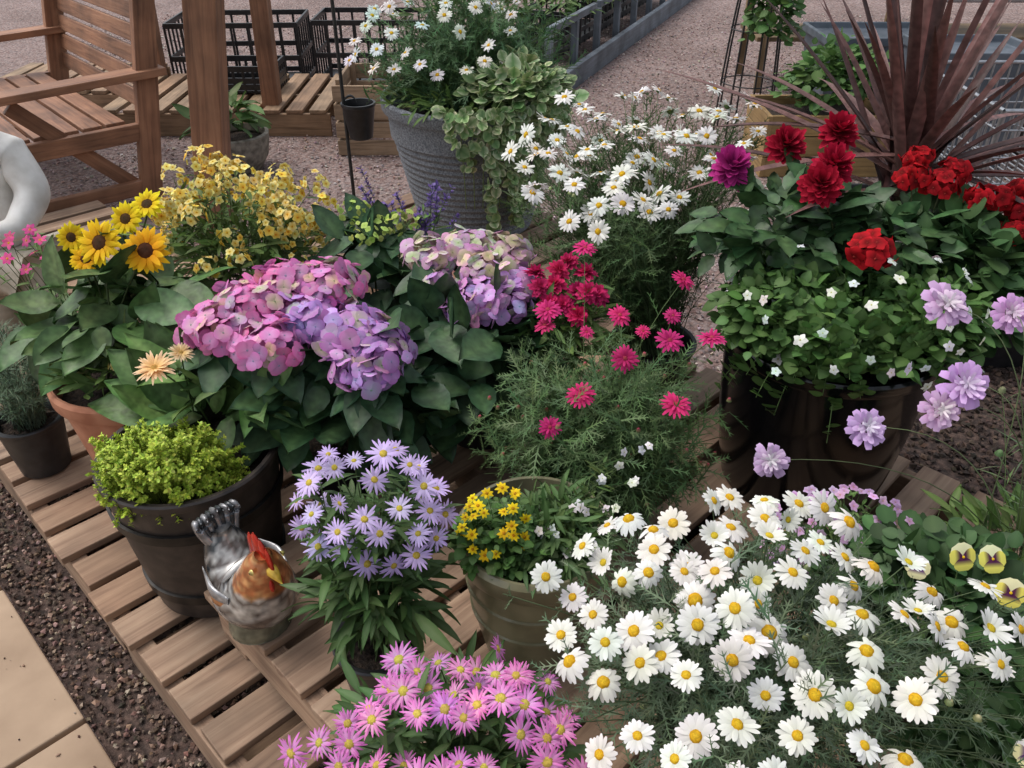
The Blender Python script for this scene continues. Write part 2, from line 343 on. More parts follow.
def stems(acc,heads,base,bR,r=.0015,col=(.09,.14,.05),bow=.35,m=7,mat=None,sides=3):
    H=A(heads,float);k=len(H);a=rng.uniform(0,6.28,k);q=bR*np.sqrt(rng.uniform(0,1,k))
    P0=A(base)+np.stack([q*np.cos(a),q*np.sin(a),np.zeros(k)],1)
    P1=P0+(H-P0)*A([bow,bow,.65])+rng.standard_normal((k,3))*A([.01,.01,.005])
    acc.tubes(P0,P1,H,r,col,mat or M_LEAF,m=m,sides=sides);return P0,P1,H
def leaveson(acc,S,ts,n,sc_,smin=.1,smax=.95,tf=.5,rf=1.,down=0.,mat=None,jit=.25,**kw):
    P0,P1,P2=S;k=len(P0);i=np.repeat(np.arange(k),n);s=rng.uniform(smin,smax,k*n)[:,None]
    B=(1-s)**2*P0[i]+2*s*(1-s)*P1[i]+s*s*P2[i];Tn=nrm(2*(1-s)*(P1[i]-P0[i])+2*s*(P2[i]-P1[i]))
    rd=rng.standard_normal((k*n,3));rd=nrm(rd-np.sum(rd*Tn,1,keepdims=True)*Tn)
    D=nrm(Tn*tf+rd*rf+A([[0,0,-down]]))
    acc.along(ts,B,D,nrm(Tn+A([[0,0,.5]])),sc_*np.clip(1+jit*rng.standard_normal(k*n),.4,1.7),mat or M_LEAF,**kw)
def fill(acc,c,r,n,ts,sc_,shell=.35,zmin=-.3,mat=None,droop=.2,up=.3,jit=.22,**kw):
    d=nrm(rng.standard_normal((n*3,3)));d=d[d[:,2]>zmin][:n];k=len(d)
    q=rng.uniform(shell,1,(k,1))**.7*(1+.10*rng.standard_normal((k,1)))
    P=A(c)+d*A(r)*q;D=nrm(d*A([1,1,.4])+.45*rng.standard_normal((k,3))+A([[0,0,up-droop]]))
    U=nrm(A([[0,-.15,1.]])+.35*rng.standard_normal((k,3))+.4*d)
    acc.along(ts,P,D,U,sc_*np.clip(1+jit*rng.standard_normal(k),.4,1.7),mat or M_LEAF,**kw)
    return P
# ---------------------------------------------------------------- basic builders
def meshobj(name,V,F,mat,smooth=True,parent=None,sharp=35):
    me=bpy.data.meshes.new(name);me.from_pydata([tuple(v) for v in V],[],F);me.materials.append(mat)
    for p in me.polygons:p.use_smooth=smooth
    if smooth: me.set_sharp_from_angle(angle=math.radians(sharp))
    o=bpy.data.objects.new(name,me);sc.collection.objects.link(o)
    if parent:o.parent=parent
    return o
def lathe(name,loc,prof,mat,seg=64,mod=None,parent=None,rot=None,close=True):
    V=[];F=[];n=len(prof)
    for i in range(seg):
        a=i/seg*6.28318
        for r,z in prof:
            rr=r*(mod(a,z) if mod else 1);V.append((rr*math.cos(a),rr*math.sin(a),z))
    for i in range(seg):
        j=(i+1)%seg
        for k in range(n-1):F.append((i*n+k,j*n+k,j*n+k+1,i*n+k+1))
    if close: F.append(tuple(i*n for i in range(seg))[::-1])
    o=meshobj(name,V,F,mat,parent=parent);o.location=loc;o.rotation_euler=(0,0,random.uniform(0,6) if rot is None else rot);return o
def soil(pot,r,z):
    V=[(0,0,z+.012)];F=[];S=28
    for k in(1,2,3):
        for i in range(S):
            a=i/S*6.283;V.append((r*k/3*math.cos(a),r*k/3*math.sin(a),z+random.uniform(-.006,.01)))
    for i in range(S):
        F.append((0,1+i,1+(i+1)%S))
        for k in(0,1):F.append((1+k*S+i,1+(k+1)*S+i,1+(k+1)*S+(i+1)%S,1+k*S+(i+1)%S))
    meshobj('soil',V,F,M_SOIL,parent=pot)
def pot(name,loc,r0,r1,h,mat,lip=.012,mod=None,extra=None,seg=64):
    t=.008+.02*r1
    prof=[(r0*.9,0),(r0,.004)]
    if extra: prof+=extra
    prof+=[(r1-lip*.8-.001,h-lip*2.6),(r1-lip*.2,h-lip*2.5),(r1,h-lip*2.1),(r1+.001,h-lip*.5),(r1-lip*.3,h),(r1-t,h-.001),(r1-t-.004,h-lip),(r1-t-.012,h*.72)]
    o=lathe(name,loc,prof,mat,seg,mod);soil(o,r1-t-.008,h*.86);return o
U3=A([.70711,-.70711,0]);V3=A([.70711,.70711,0]);Z3=A([0,0,1.])
def UV(u,v,z): return u*U3+v*V3+A([0,0,z])
def pallet(u0,u1,v0,v1,z0,name='wooden_pallet',pitch=.122,w=.094,mat=None):
    mat=mat or M_PAL;a=Acc();L=v1-v0;n=max(2,int(round((u1-u0-w)/pitch)));pt=(u1-u0-w)/n
    for i in range(n+1):
        f=random.uniform(.66,1.12);g=random.uniform(.94,1.05)
        dv=random.uniform(-.008,.008);u=u0+w/2+i*pt+random.uniform(-.005,.005)
        r=random.uniform(-.010,.010)
        a.board(UV(u,(v0+v1)/2+dv,z0+.14-.010),V3+r*U3,U3-r*V3,Z3,L+random.uniform(-.004,.008),w+random.uniform(-.010,.006),.020,mat,(f,f*g,f*g*g))
    for v in(v0+.024,(v0+v1)/2,v1-.024):
        f=random.uniform(.95,1.12)
        a.board(UV((u0+u1)/2,v,z0+.0685),U3,V3,Z3,u1-u0-.008,.038,.099,mat,(f,f*.97,f*.93))
    for i in range(4):
        u=u0+.05+i*(u1-u0-.1)/3
        a.board(UV(u,(v0+v1)/2,z0+.009),V3,U3,Z3,L-.01,.09,.017,mat,(.8,.78,.75))
    return a.finish(name,False,.0025)
# ================================================================ GROUND
def plane(name,pts,z,mat):
    return meshobj(name,[(x,y,z) for x,y in pts],[tuple(range(len(pts)))],mat,False)
plane('ground',[(-60,-40),(60,-40),(60,80),(-60,80)],0,M_GRAVEL)
q=[UV(-4.2,.10,0),UV(2.5,.10,0),UV(2.5,1.0,0),UV(-4.2,1.0,0)]
plane('bark_mulch_bed',[(p[0],p[1]) for p in q],.004,M_BARK)
q=[UV(-1.1,1.0,0),UV(2.5,1.0,0),UV(2.5,3.3,0),UV(-.45,3.1,0),UV(-.9,2.4,0)]
plane('soil_bed',[(p[0],p[1]) for p in q],.0045,M_BARK)
a=Acc()
for i in range(12):
    for j in range(5):
        u=-4.12+i*.505+(.22 if j%2 else 0);v=.10-.235-.475*j
        a.board(UV(u,v,.012),U3,V3,Z3,.492,.462,.03,M_SLAB)
a.finish('stone_paving',False,.004)
def rock():
    V=[]
    for (x,y,z) in [(1,0,0),(0,1,0),(-1,0,0),(0,-1,0),(.1,.1,.8),(-.1,0,-.6)]:
        V.append((x*random.uniform(.6,1.1),y*random.uniform(.5,1.),z*random.uniform(.5,1)))
    return T(V,[(0,1,4),(1,2,4),(2,3,4),(3,0,4),(1,0,5),(2,1,5),(3,2,5),(0,3,5)],(1,1,1))
ROCK=[rock() for _ in range(5)]
def scatter(name,P,s,cols,mat):
    a=Acc();k=len(P);C=A(cols)[rng.integers(0,len(cols),k)]
    a.faceN(ROCK,P,A([[0,0,1.]])+.5*rng.standard_normal((k,3)),s*rng.uniform(.3,1.5,k),mat,tint=C,bj=.15);return a.finish(name,False)
BK=[(.08,.05,.038),(.16,.10,.07),(.24,.16,.12),(.10,.07,.055),(.34,.25,.2),(.04,.028,.022),(.12,.08,.06)]
k=9000;u=rng.uniform(-2.9,.3,k);v=rng.uniform(.10,.42,k);P=u[:,None]*U3+v[:,None]*V3+A([0,0,.010])
scatter('bark_chips',P,.0075,BK,M_STONE)
k=120;u=rng.uniform(-2.9,.3,k);v=rng.uniform(-.15,.09,k);P=u[:,None]*U3+v[:,None]*V3+A([0,0,.029])
scatter('paving_crumbs',P,.004,BK,M_STONE)
k=7000;u=rng.uniform(-1.0,.6,k);v=rng.uniform(1.82,3.2,k);P=u[:,None]*U3+v[:,None]*V3+A([0,0,.010]);P=P[(v<2.4)|(u>-.55)]
scatter('soil_crumbs',P,.012,[(.05,.035,.028),(.10,.065,.05),(.03,.02,.017)],M_STONE)
k=24000;y=2.0+7*rng.uniform(0,1,k)**1.3;x=rng.uniform(-3.4,3.6,k)*(.35+.1*y);P=np.stack([x,y,np.full(k,.006)],1)
uu=(x-y)*.7071;vv=(x+y)*.7071;P=P[~((uu>-1.1)&(vv<3.1))]
scatter('loose_gravel',P,.010,[(.33,.225,.20),(.42,.32,.295),(.24,.165,.15),(.36,.29,.28),(.54,.47,.43),(.27,.23,.22)],M_STONE)
# ================================================================ PALLETS
pallet(-1.44,-.24,.226,1.20,0);pallet(-2.66,-1.46,.226,1.20,0);pallet(-3.9,-2.68,.226,1.20,0);pallet(-.22,.98,.226,1.2,0)
pallet(-1.44,-.24,1.22,1.80,0);pallet(-2.70,-1.46,1.22,2.3,0);pallet(-.22,.98,1.22,1.80,0)
pallet(-1.239,-.04,.371,1.07,.142);pallet(-.02,1.1,.371,1.07,.142);pallet(-1.239,-.04,1.085,1.78,.142);pallet(-.02,1.1,1.085,1.78,.142)
pallet(-2.66,-1.56,1.45,2.3,.142)
# ================================================================ POTS
ZL,ZU=.142,.284
bm=lambda a,z:1-.014*(1 if (a*20/6.2832)%1<.11 else 0)+.03*math.sin(min(1,z/.36)*3.14)
bp=pot('barrel_planter',(-.665,1.32,ZL),.138,.180,.36,M_BARREL,.008,mod=bm,seg=160,extra=[(.143,.06),(.149,.12),(.155,.18),(.162,.24),(.168,.29)])
for z_ in(.07,.265):
    r_=(.138+.042*z_/.36)*(1+.03*math.sin(z_/.36*3.14))+.003
    lathe('hoop',(0,0,0),[(r_-.004,z_-.013),(r_,z_-.012),(r_+.001,z_),(r_+.002,z_+.012),(r_-.004,z_+.013)],M_HOOP,96,parent=bp,rot=0,close=False)
pot('terracotta_pot',(-.905,1.63,ZL),.12,.180,.36,M_TERRA,.018)
pot('grey_planter',(-.14,3.02,ZU),.215,.33,.49,M_GREYPOT,.018,extra=[(.215+.085*i/60+.0022*math.sin(i*1.57),.01+.36*i/60) for i in range(1,60)])
ex=[(.092,.01),(.106,.08),(.111,.11),(.115,.112),(.116,.12),(.113,.123),(.118,.17),(.122,.172),(.123,.18),(.120,.183),(.123,.22)]
pot('glazed_green_pot',(.04,1.02,ZU),.085,.138,.285,M_GREEN,.018,extra=ex)
pot('black_glazed_pot',(.675,1.50,ZU),.175,.222,.395,M_BLACKG,.012,seg=144,extra=[(.190,.08),(.203,.18),(.211,.30)])
def ppot(x,y,z,r=.075,h=.14): return pot('plastic_plant_pot',(x,y,z),r*.72,r,h,M_BLACKP,.006,seg=40)
ppot(-.225,.90,ZU,.075,.15); ppot(-1.245,1.70,ZL,.085,.16); ppot(.32,.70,ZU,.11,.2); ppot(-.08,.60,ZU,.09,.17)
ppot(-.41,1.56,ZL,.12,.2); ppot(-.08,1.66,ZU,.11,.19); ppot(.22,1.36,ZU,.10,.18); ppot(.36,1.80,ZU,.11,.19)
ppot(-.72,1.95,ZL,.12,.2); ppot(.93,1.85,ZL,.12,.2);ppot(.60,.90,ZU,.08,.16); ppot(.86,1.0,ZU,.09,.16); ppot(-.33,1.88,ZL,.08,.18);ppot(-1.24,1.98,ZL,.08,.15);ppot(.68,.66,ZU,.09,.17)
# ================================================================ PLANTS
def daisyplant(name,P,N,size,ts,base,bR,zb,nst,nlf,lsc,stemc=(.11,.16,.075),feat=L_FEAG):
    a=Acc();a.faceN(ts,P,N,size*rng.uniform(.8,1.12,len(P)),M_PETAL,bj=.04,hj=.02)
    H=P-N*.004;S=stems(a,H,base,bR,.0014,stemc)
    a.faceN([dome(.17,-.12,(.14,.2,.07),(.14,.2,.07),7,2)],P-N*.001,N,size,M_LEAF)
    leaveson(a,S,feat,nlf,lsc,.15,.86)
    i=rng.integers(0,len(P),nst);Q=P[i]+rng.standard_normal((nst,3))*A([.035,.035,.012]);Q[:,2]-=rng.uniform(*zb,nst)
    S=stems(a,Q,base,bR,.0013,stemc);leaveson(a,S,feat,nlf+3,lsc,.3,1.)
    j=rng.integers(0,nst,18);a.faceN([dome(.5,.6,(.6,.6,.35),(.2,.26,.1),8,3)],Q[j]+A([0,0,.006]),np.tile(A([[0,0,1.]]),(18,1)),.010,M_LEAF)
    return a.finish(name)
poly=[(.04,.74),(.06,.60),(.085,.49),(.2,.45),(.38,.45),(.44,.52),(.60,.57),(.66,.66),(.60,.72),(.50,.72),(.43,.80),(.40,.88),(.31,.89),(.25,.80),(.14,.84)]
Q=polypts(poly,88,.0325);c=A([.33,.66,.5]);r2=((Q[:,0]-.33)/.32)**2+((Q[:,1]-.66)/.25)**2
P=np.column_stack([Q,.815-.06*r2+rng.uniform(-.035,.022,len(Q))])
daisyplant('marguerite_daisy_plant',P,upn(P,c,1.6,.30,.35),.0435,F_DAISYF,(.32,.70,.46),.07,(.01,.12),360,11,.034)
# pink aster
poly=[(-.28,.50),(-.19,.60),(-.12,.67),(-.02,.67),(.05,.64),(.09,.54),(.08,.46),(-.1,.44),(-.24,.46)]
Q=polypts(poly,58,.026);r2=((Q[:,0]+.09)/.17)**2+((Q[:,1]-.56)/.12)**2
P=np.column_stack([Q,.735-.04*r2+rng.uniform(-.04,.015,len(Q))])
a=Acc();N=upn(P,(-.08,.58,.5),3.,.35,.3);a.faceN(F_PINK,P,N,.044*rng.uniform(.7,1.1,len(P)),M_PETAL,bj=.1,hj=.05)
S=stems(a,P-N*.004,(-.08,.60,.44),.05,.0016);leaveson(a,S,L_LAND,9,.035,.3,.95)
fill(a,(-.08,.59,.58),(.14,.11,.1),500,L_LAND,.045);a.finish('pink_aster_plant')
# violet aster
a=Acc();P,N=domepts((-.215,.93,.685),(.110,.08,.110),34,.036,-.35,-.7,.8)
N=upn(P,(-.215,.95,.6),4.,.35,.5);a.faceN(F_VIO,P,N,.043*rng.uniform(.75,1.15,len(P)),M_PETAL,bj=.07,hj=.03)
S=stems(a,P-N*.004,(-.225,.90,.42),.04,.0016);leaveson(a,S,L_LAND,11,.042,.2,.93)
fill(a,(-.22,.91,.52),(.09,.075,.07),200,L_LAND,.062,zmin=-.25,droop=.25)
fill(a,(-.215,.94,.62),(.09,.07,.09),190,L_LAND,.042);a.finish('violet_aster_plant')
# hot pink marguerite
hd=A([(.28,1.25,.80),(.354,1.25,.805),(.20,1.23,.775),(.29,1.18,.71),(.122,1.19,.724),(.067,1.16,.675),(.07,1.407,.775),(.334,1.44,.824),(.21,1.40,.767),(.156,1.613,.812),(.064,1.39,.75),(.24,1.30,.79),(.14,1.33,.77),(.30,1.34,.80)])
szs=A([1,1,1,1,1,.9,1,1,.9,1,.9,.6,.55,.6])
a=Acc();N=upn(hd,(.2,1.35,.5),.8,.25,.45);a.faceN(F_HOT,hd,N,.052*szs*rng.uniform(.9,1.1,len(hd)),M_PETAL,bj=.08)
S=stems(a,hd-N*.004,(.2,1.32,.42),.06,.0014);leaveson(a,S,L_FEA,14,.04,.2,.85)
Q=A([.17,1.27,.58])+nrm(rng.standard_normal((520,3)))*A([.27,.19,.20])*rng.uniform(.4,1,(520,1));Q[:,2]=np.maximum(Q[:,2],.48)
S=stems(a,Q,(.2,1.30,.42),.07,.0013);leaveson(a,S,L_FEA,14,.045,.25,1.)
bud=Q[:50]+A([0,0,.03]);a.faceN([dome(.5,.7,(.5,.03,.12),(.12,.17,.06),7,3)],bud,np.tile(A([[0,0,1.]]),(50,1)),.010,M_PETAL)
a.finish('pink_marguerite_plant')
hd=A([(.092,1.57,.75),(.139,1.56,.735),(.18,1.55,.735),(.10,1.59,.77),(.06,1.56,.745),(.12,1.62,.775),(.16,1.6,.76),(.05,1.6,.76),(.14,1.52,.70),(.19,1.59,.71),(.11,1.54,.715),(.08,1.54,.72),(.16,1.54,.745)])
a=Acc();N=upn(hd,(.1,1.6,.6),2.,.3,.5);a.faceN(dahl((.42,.012,.06),(.66,.035,.17),((12,.5,0,.05),(10,.4,.06,.1),(8,.28,.1,.14),(6,.16,.15,.15))),hd,N,.054,M_PETAL,bj=.12)
S=stems(a,hd-N*.004,(.12,1.60,.45),.05,.0016);leaveson(a,S,L_LAN,12,.05,.2,.9)
fill(a,(.1,1.58,.6),(.13,.1,.12),200,L_LAN,.055);a.finish('red_aster_plant')
# rear white marguerite
poly=[(-.01,1.88),(.05,1.72),(.17,1.58),(.24,1.64),(.38,1.80),(.50,1.86),(.66,2.05),(.62,2.25),(.35,2.32),(.12,2.25),(-.01,2.02)]
Q=polypts(poly,84,.046);P=np.column_stack([Q,.87+.16*(Q[:,1]-1.7)+rng.uniform(-.06,.03,len(Q))])
daisyplant('marguerite_daisy_plant',P,upn(P,(.3,1.95,.5),1.,.4,.2),.057,F_DAISY,(.36,1.80,.46),.07,(.0,.24),520,12,.045,(.11,.16,.07),L_FEA)
# bacopa
a=Acc();ZB=.085
k=170;an=rng.uniform(0,6.283,k);rad=rng.uniform(.15,.27,k);H=np.stack([.675+rad*np.cos(an),1.48+rad*.95*np.sin(an),ZB+.68-1.0*np.maximum(0,rad-.2)-rng.uniform(-.06,.07,k)-(rad>.24)*rng.uniform(0,1,k)**3*.14],1)
P0=np.stack([.675+.12*np.cos(an),1.5+.12*np.sin(an),np.full(k,.65)],1);P1=(P0+H)/2+A([0,0,.10])
a.tubes(P0,P1,H,.0012,(.12,.2,.06),M_LEAF);leaveson(a,(P0,P1,H),L_RND,30,.023,.2,1.,tf=.2,bj=.2)
fill(a,(.675,1.46,.63+ZB),(.21,.18,.11),2200,L_RND,.025,.6,-.05,bj=.2)
fill(a,(.53,1.42,.66+ZB),(.12,.1,.09),700,L_RND,.025,.4,-.3,bj=.2);fill(a,(.80,1.40,.66+ZB),(.12,.1,.10),700,L_RND,.025,.4,-.3,bj=.2)
ci=rng.integers(0,k,18);Q=H[ci];Q=np.repeat(Q,3,0)+rng.standard_normal((54,3))*A([.018,.014,.018])
a.faceN(F_BAC,Q+A([0,-.008,.012]),A([[0,-.6,.8]])+.35*rng.standard_normal(Q.shape),.023*rng.uniform(.7,1.1,54),M_PETAL,bj=.03)
P,N=domepts((.675,1.43,.66+ZB),(.24,.20,.14),44,.028,-.15);a.faceN(F_BAC,P+N*.014,N+.3*rng.standard_normal(N.shape),.024*rng.uniform(.7,1.1,len(P)),M_PETAL,bj=.03)
a.finish('bacopa_plant')
# dahlias
hd=A([(.572,1.70,1.0),(.70,1.76,1.01),(.601,1.54,.975),(.64,1.60,.99),(.461,1.68,.96)])
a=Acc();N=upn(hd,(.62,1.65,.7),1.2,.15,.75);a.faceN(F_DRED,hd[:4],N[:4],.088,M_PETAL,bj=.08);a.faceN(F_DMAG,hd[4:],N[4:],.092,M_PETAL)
S=stems(a,hd-N*.01,(.66,1.52,.64),.06,.003,(.08,.1,.04));leaveson(a,S,L_DAH,5,.07,.3,.85,mat=M_GLOSS)
fill(a,(.55,1.60,.83),(.14,.12,.12),200,L_DAH,.068,mat=M_GLOSS);fill(a,(.76,1.58,.83),(.18,.13,.10),220,L_DAH,.06,mat=M_GLOSS)
a.finish('dahlia_plant')
# red geraniums
hc=[(.667,1.40,.900,.040),(.82,1.62,.965,.032),(.87,1.60,.955,.032),(.91,1.64,.965,.032),(.94,1.58,.935,.028),(1.0,1.62,.92,.036),(1.06,1.60,.90,.036),(1.02,1.55,.87,.03),(1.09,1.66,.92,.036),(.84,1.67,.985,.028),(1.1,1.58,.86,.03)]
a=Acc();hd=A([h[:3] for h in hc])
for i,(x,y,z,r) in enumerate(hc):
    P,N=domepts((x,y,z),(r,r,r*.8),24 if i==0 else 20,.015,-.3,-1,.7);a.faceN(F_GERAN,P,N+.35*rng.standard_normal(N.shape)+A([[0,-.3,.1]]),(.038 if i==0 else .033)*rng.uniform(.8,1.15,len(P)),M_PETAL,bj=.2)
S=stems(a,hd-A([0,0,.02]),(.80,1.56,.64),.08,.0028,(.10,.12,.05))
fill(a,(.92,1.58,.80),(.17,.13,.11),700,L_RDK,.042,bj=.2);fill(a,(.98,1.50,.72),(.12,.10,.12),330,L_RDK,.045,bj=.2);a.finish('red_geranium_plant')
# cordyline
a=Acc();org=A([.90,1.83,.86])
for q_ in range(62):
    az=rng.uniform(0,6.283) if q_>24 else rng.uniform(.2,2.9);el=math.radians(rng.uniform(10,82));Ln=rng.uniform(.48,.82)
    dv=A([math.cos(az)*math.cos(el),math.sin(az)*math.cos(el)*.8,math.sin(el)]);e=org+dv*Ln+A([0,0,-.10*math.cos(el)]);st=org+rng.standard_normal(3)*A([.012,.012,.04]);d=e-st;mid=st+d*.5+A([0,0,.06*math.cos(el)])
    m=12;t=np.linspace(0,1,m)[:,None];B=(1-t)**2*st+2*t*(1-t)*mid+t*t*e;Tn=nrm(np.gradient(B,axis=0))
    rad=nrm(d*A([1,1,0])+1e-3);side=nrm(np.cross(Tn,A([0,0,1.])+rad*.01));nn=np.cross(side,Tn)
    w=.015*np.interp(t[:,0],[0,.3,.7,1],[.7,1,.7,.02])[:,None]
    V=np.stack([B-side*w+nn*w*.4,B-nn*w*.1,B+side*w+nn*w*.4],1).reshape(-1,3);F=[]
    for i in range(m-1):
        q=i*3;F+=[(q,q+3,q+4,q+1),(q+1,q+4,q+5,q+2)]
    bc=A([.105,.055,.05])*random.uniform(.5,1.6);C=np.tile(bc,(len(V),1));C[0::3]*=A([1.5,1.3,1.3])
    a.raw(V,A(F).ravel(),np.full(len(F),4),C,M_GLOSS)
a.tubes([(.90,1.83,.33)],[(.90,1.83,.6)],[(.90,1.83,.9)],.022,(.12,.09,.06),M_LEAF,10,10,.8)
a.finish('cordyline_plant')
# scabious
hd=A([(.687,1.148,.927),(.688,1.035,.85),(.652,1.016,.817),(.561,1.04,.766),(.425,1.05,.69),(.81,1.17,.90)])
a=Acc();N=upn(hd,(.75,1.3,.8),.8,.25,.7);a.faceN(F_SCAB,hd,N,A([.078,.074,.064,.066,.058,.064]),M_PETAL,bj=.05)
H=hd-N*.004;P0=A([.86,1.0,.44])+rng.uniform(-.04,.04,(len(H),3))*A([1,1,0]);P1=P0+(H-P0)*A([.3,.3,1.0])+A([0,0,.06]);a.tubes(P0,P1,H,.0013,(.15,.2,.09),M_LEAF,14)
Q=A([.88,1.04,.62])+rng.standard_normal((26,3))*A([.06,.06,.12]);S=stems(a,Q,(.86,1.0,.44),.05,.0012,(.12,.18,.07));leaveson(a,S,L_NEED,14,.06,.1,1.)
a.faceN([dome(.5,.6,(.2,.25,.12),(.1,.15,.06),7,3)],Q[:8],np.tile(A([[0,0,1.]]),(8,1)),.015,M_LEAF)
fill(a,(.86,1.0,.52),(.12,.1,.08),220,L_LAN,.06);a.finish('scabious_plant')
# violas
hd=A([(.610,.79,.735),(.555,.79,.715),(.655,.74,.72),(.625,.60,.70),(.66,.80,.72),(.60,.55,.66),(.66,.62,.70)])
a=Acc();N=nrm(A([[0,-.8,.7]])+.18*rng.standard_normal(hd.shape))
h=A([[0,0,1.]]);x=nrm(np.cross(np.tile(h,(len(hd),1)),N));y=np.cross(N,x);R=np.stack([x,y,N],2)
a.place(F_PAN[0],R[::2],hd[::2],.038,M_PETAL,bj=.03);a.place(F_PAN[1],R[1::2],hd[1::2],.032,M_PETAL,bj=.03)
S=stems(a,hd-N*.003,(.64,.76,.44),.08,.0014);fill(a,(.62,.83,.59),(.15,.12,.11),900,L_RDK,.028,bj=.2);fill(a,(.66,.62,.56),(.14,.14,.11),1000,L_RDK,.028,bj=.2);a.finish('viola_plant')
a=Acc();P,N=domepts((.53,.97,.58),(.13,.08,.10),75,.019,0.);a.faceN(F_LAV,P,upn(P,(.53,.97,.5),4.,.3,.4),.018,M_PETAL,bj=.15)
S=stems(a,P,(.56,.97,.44),.05,.001);leaveson(a,S,L_LAN,6,.02,.3,.95);fill(a,(.54,.97,.53),(.12,.08,.09),500,L_LAND,.03);a.finish('diascia_plant')
# green pot planting
a=Acc();P,N=domepts((-.025,.97,.615),(.055,.05,.075),28,.017,-.3);a.faceN(F_BID,P,upn(P,(-.03,1.,.55),4,.3,.6),.021*rng.uniform(.8,1.1,len(P)),M_PETAL)
S=stems(a,P,(.0,1.01,.53),.05,.001);leaveson(a,S,L_NEED,12,.02,.2,1);fill(a,(-.015,.98,.57),(.08,.065,.08),800,L_RND,.015,bj=.2);a.finish('bidens_plant')
a=Acc();P=A([(.10,1.06,.62),(.07,1.02,.60),(.12,1.04,.63),(.15,1.10,.65),(.18,1.12,.66),(.2,1.1,.64),(.05,1.03,.59),(.09,1.0,.58),(.17,1.06,.62),(.03,1.03,.60),(.22,1.15,.67),(.13,1.0,.6)])-A([0,.06,-.01])
P=np.vstack([P,P+rng.standard_normal(P.shape)*.012]);a.faceN(F_BAC,P,A([[0,-.6,.7]])+.4*rng.standard_normal(P.shape),.017,M_PETAL);S=stems(a,P,(.06,1.03,.54),.05,.001);leaveson(a,S,L_LAN,8,.026)
fill(a,(.065,1.00,.565),(.10,.085,.065),520,L_LAND,.036,zmin=-.1);a.finish('white_lobelia_plant')
# hydrangeas
def hydra(name,heads,base,leafc,nl,lr,fsz=.040):
    a=Acc();H=[]
    for (x,y,z,r,kind) in heads:
        n=int(120*(r/.09)**2);P,N=domepts((x,y,z-r*.3),(r,r,r*.66),n,.0175 if kind!='l' else .010,-.3,-1,.78)
        lob=1+.10*np.sin(9*N[:,0:1]+3*x*50)*np.cos(8*N[:,1:2]+z*70);P=A([[x,y,z-r*.3]])+(P-A([[x,y,z-r*.3]]))*lob
        ts={'p':F_HPINK,'v':F_HPURP,'g':F_HGRN,'l':F_HLIME}[kind];g=rng.standard_normal((len(P),1))
        tint=1+A([[.06,-.05,-.03]])*g
        a.faceN(ts,P,nrm(N+.42*rng.standard_normal(N.shape)+A([[0,0,.1]])),(fsz if kind!='l' else .018)*rng.uniform(.65,1.15,len(P)),M_PETAL,tint=tint,bj=.12,hj=.05);H.append((x,y,z-r*.4))
        q=rng.uniform(.2,.85,(40,1))*r*nrm(rng.standard_normal((40,3)))*A([1,1,.5])+A([x,y,z-r*.3]);a.tubes(np.tile(A([[x,y,z-r*.9]]),(40,1)),q,q,.001,(.2,.28,.12),M_LEAF,3,3)
        D=np.stack([np.cos(np.arange(7)*.9),np.sin(np.arange(7)*.9),np.full(7,-.25)],1);a.along(L_HYD,np.tile(A([[x,y,z-r*.75]]),(7,1)),D,(0,0,1),rng.uniform(.08,.12,7),M_GLOSS)
    S=stems(a,H,base,.05,.004,(.1,.12,.05));leaveson(a,S,L_HYD,6,.10,.25,.85,tf=.2,mat=M_GLOSS,down=.1)
    fill(a,leafc,lr,nl,L_HYD,.10,.3,-.75,M_GLOSS,droop=.45);a.finish(name)
hydra('hydrangea_plant',[(-.575,1.42,.75,.07,'p'),(-.53,1.47,.77,.075,'p'),(-.46,1.53,.785,.075,'p'),(-.385,1.53,.785,.075,'p'),(-.31,1.40,.74,.075,'v'),(-.265,1.37,.725,.07,'v'),(-.285,1.34,.70,.065,'v'),(-.475,1.39,.735,.075,'p'),(-.41,1.45,.755,.07,'v'),(-.62,1.46,.715,.055,'p')],(-.41,1.56,.34),(-.34,1.46,.55),150,(.22,.15,.16))
hydra('hydrangea_plant',[(-.18,1.71,.765,.065,'g'),(-.10,1.73,.775,.065,'g'),(-.02,1.72,.765,.065,'g'),(-.04,1.58,.725,.08,'v'),(-.10,1.57,.715,.06,'v'),(.01,1.62,.73,.05,'v'),(-.06,1.65,.755,.06,'g'),(-.16,1.64,.73,.05,'v')],(-.08,1.66,.46),(-.09,1.54,.57),145,(.17,.14,.16),.035)
hydra('green_hydrangea_plant',[(-.35,1.90,.745,.055,'l'),(-.28,1.93,.75,.05,'l'),(-.40,1.96,.77,.04,'l')],(-.33,1.88,.30),(-.34,1.90,.60),50,(.16,.1,.13))
# sunflowers
hd=A([(-.923,1.70,.785),(-.815,1.68,.775),(-.965,1.70,.745),(-1.0,1.73,.785),(-.90,1.80,.80),(-.86,1.84,.82)])
a=Acc();N=upn(hd,(-.9,1.75,.6),1.,.2,1.1);a.faceN(F_SUN,hd,N,A([.108,.108,.075,.07,.08,.08]),M_PETAL,bj=.06)
S=stems(a,hd-N*.01,(-.91,1.64,.46),.07,.004,(.1,.14,.05));leaveson(a,S,L_BIG,4,.11,.4,.95,tf=.1,down=.2,mat=M_GLOSS)
fill(a,(-.90,1.66,.60),(.17,.13,.12),75,L_BIG,.105,droop=.5,mat=M_GLOSS);fill(a,(-.86,1.57,.53),(.15,.10,.07),200,L_LAN,.06,zmin=-.1)
P,N=domepts((-.82,1.54,.56),(.08,.06,.05),12,.03,0);a.faceN(F_NEM,P,N,.02,M_PETAL);a.finish('sunflower_plant')
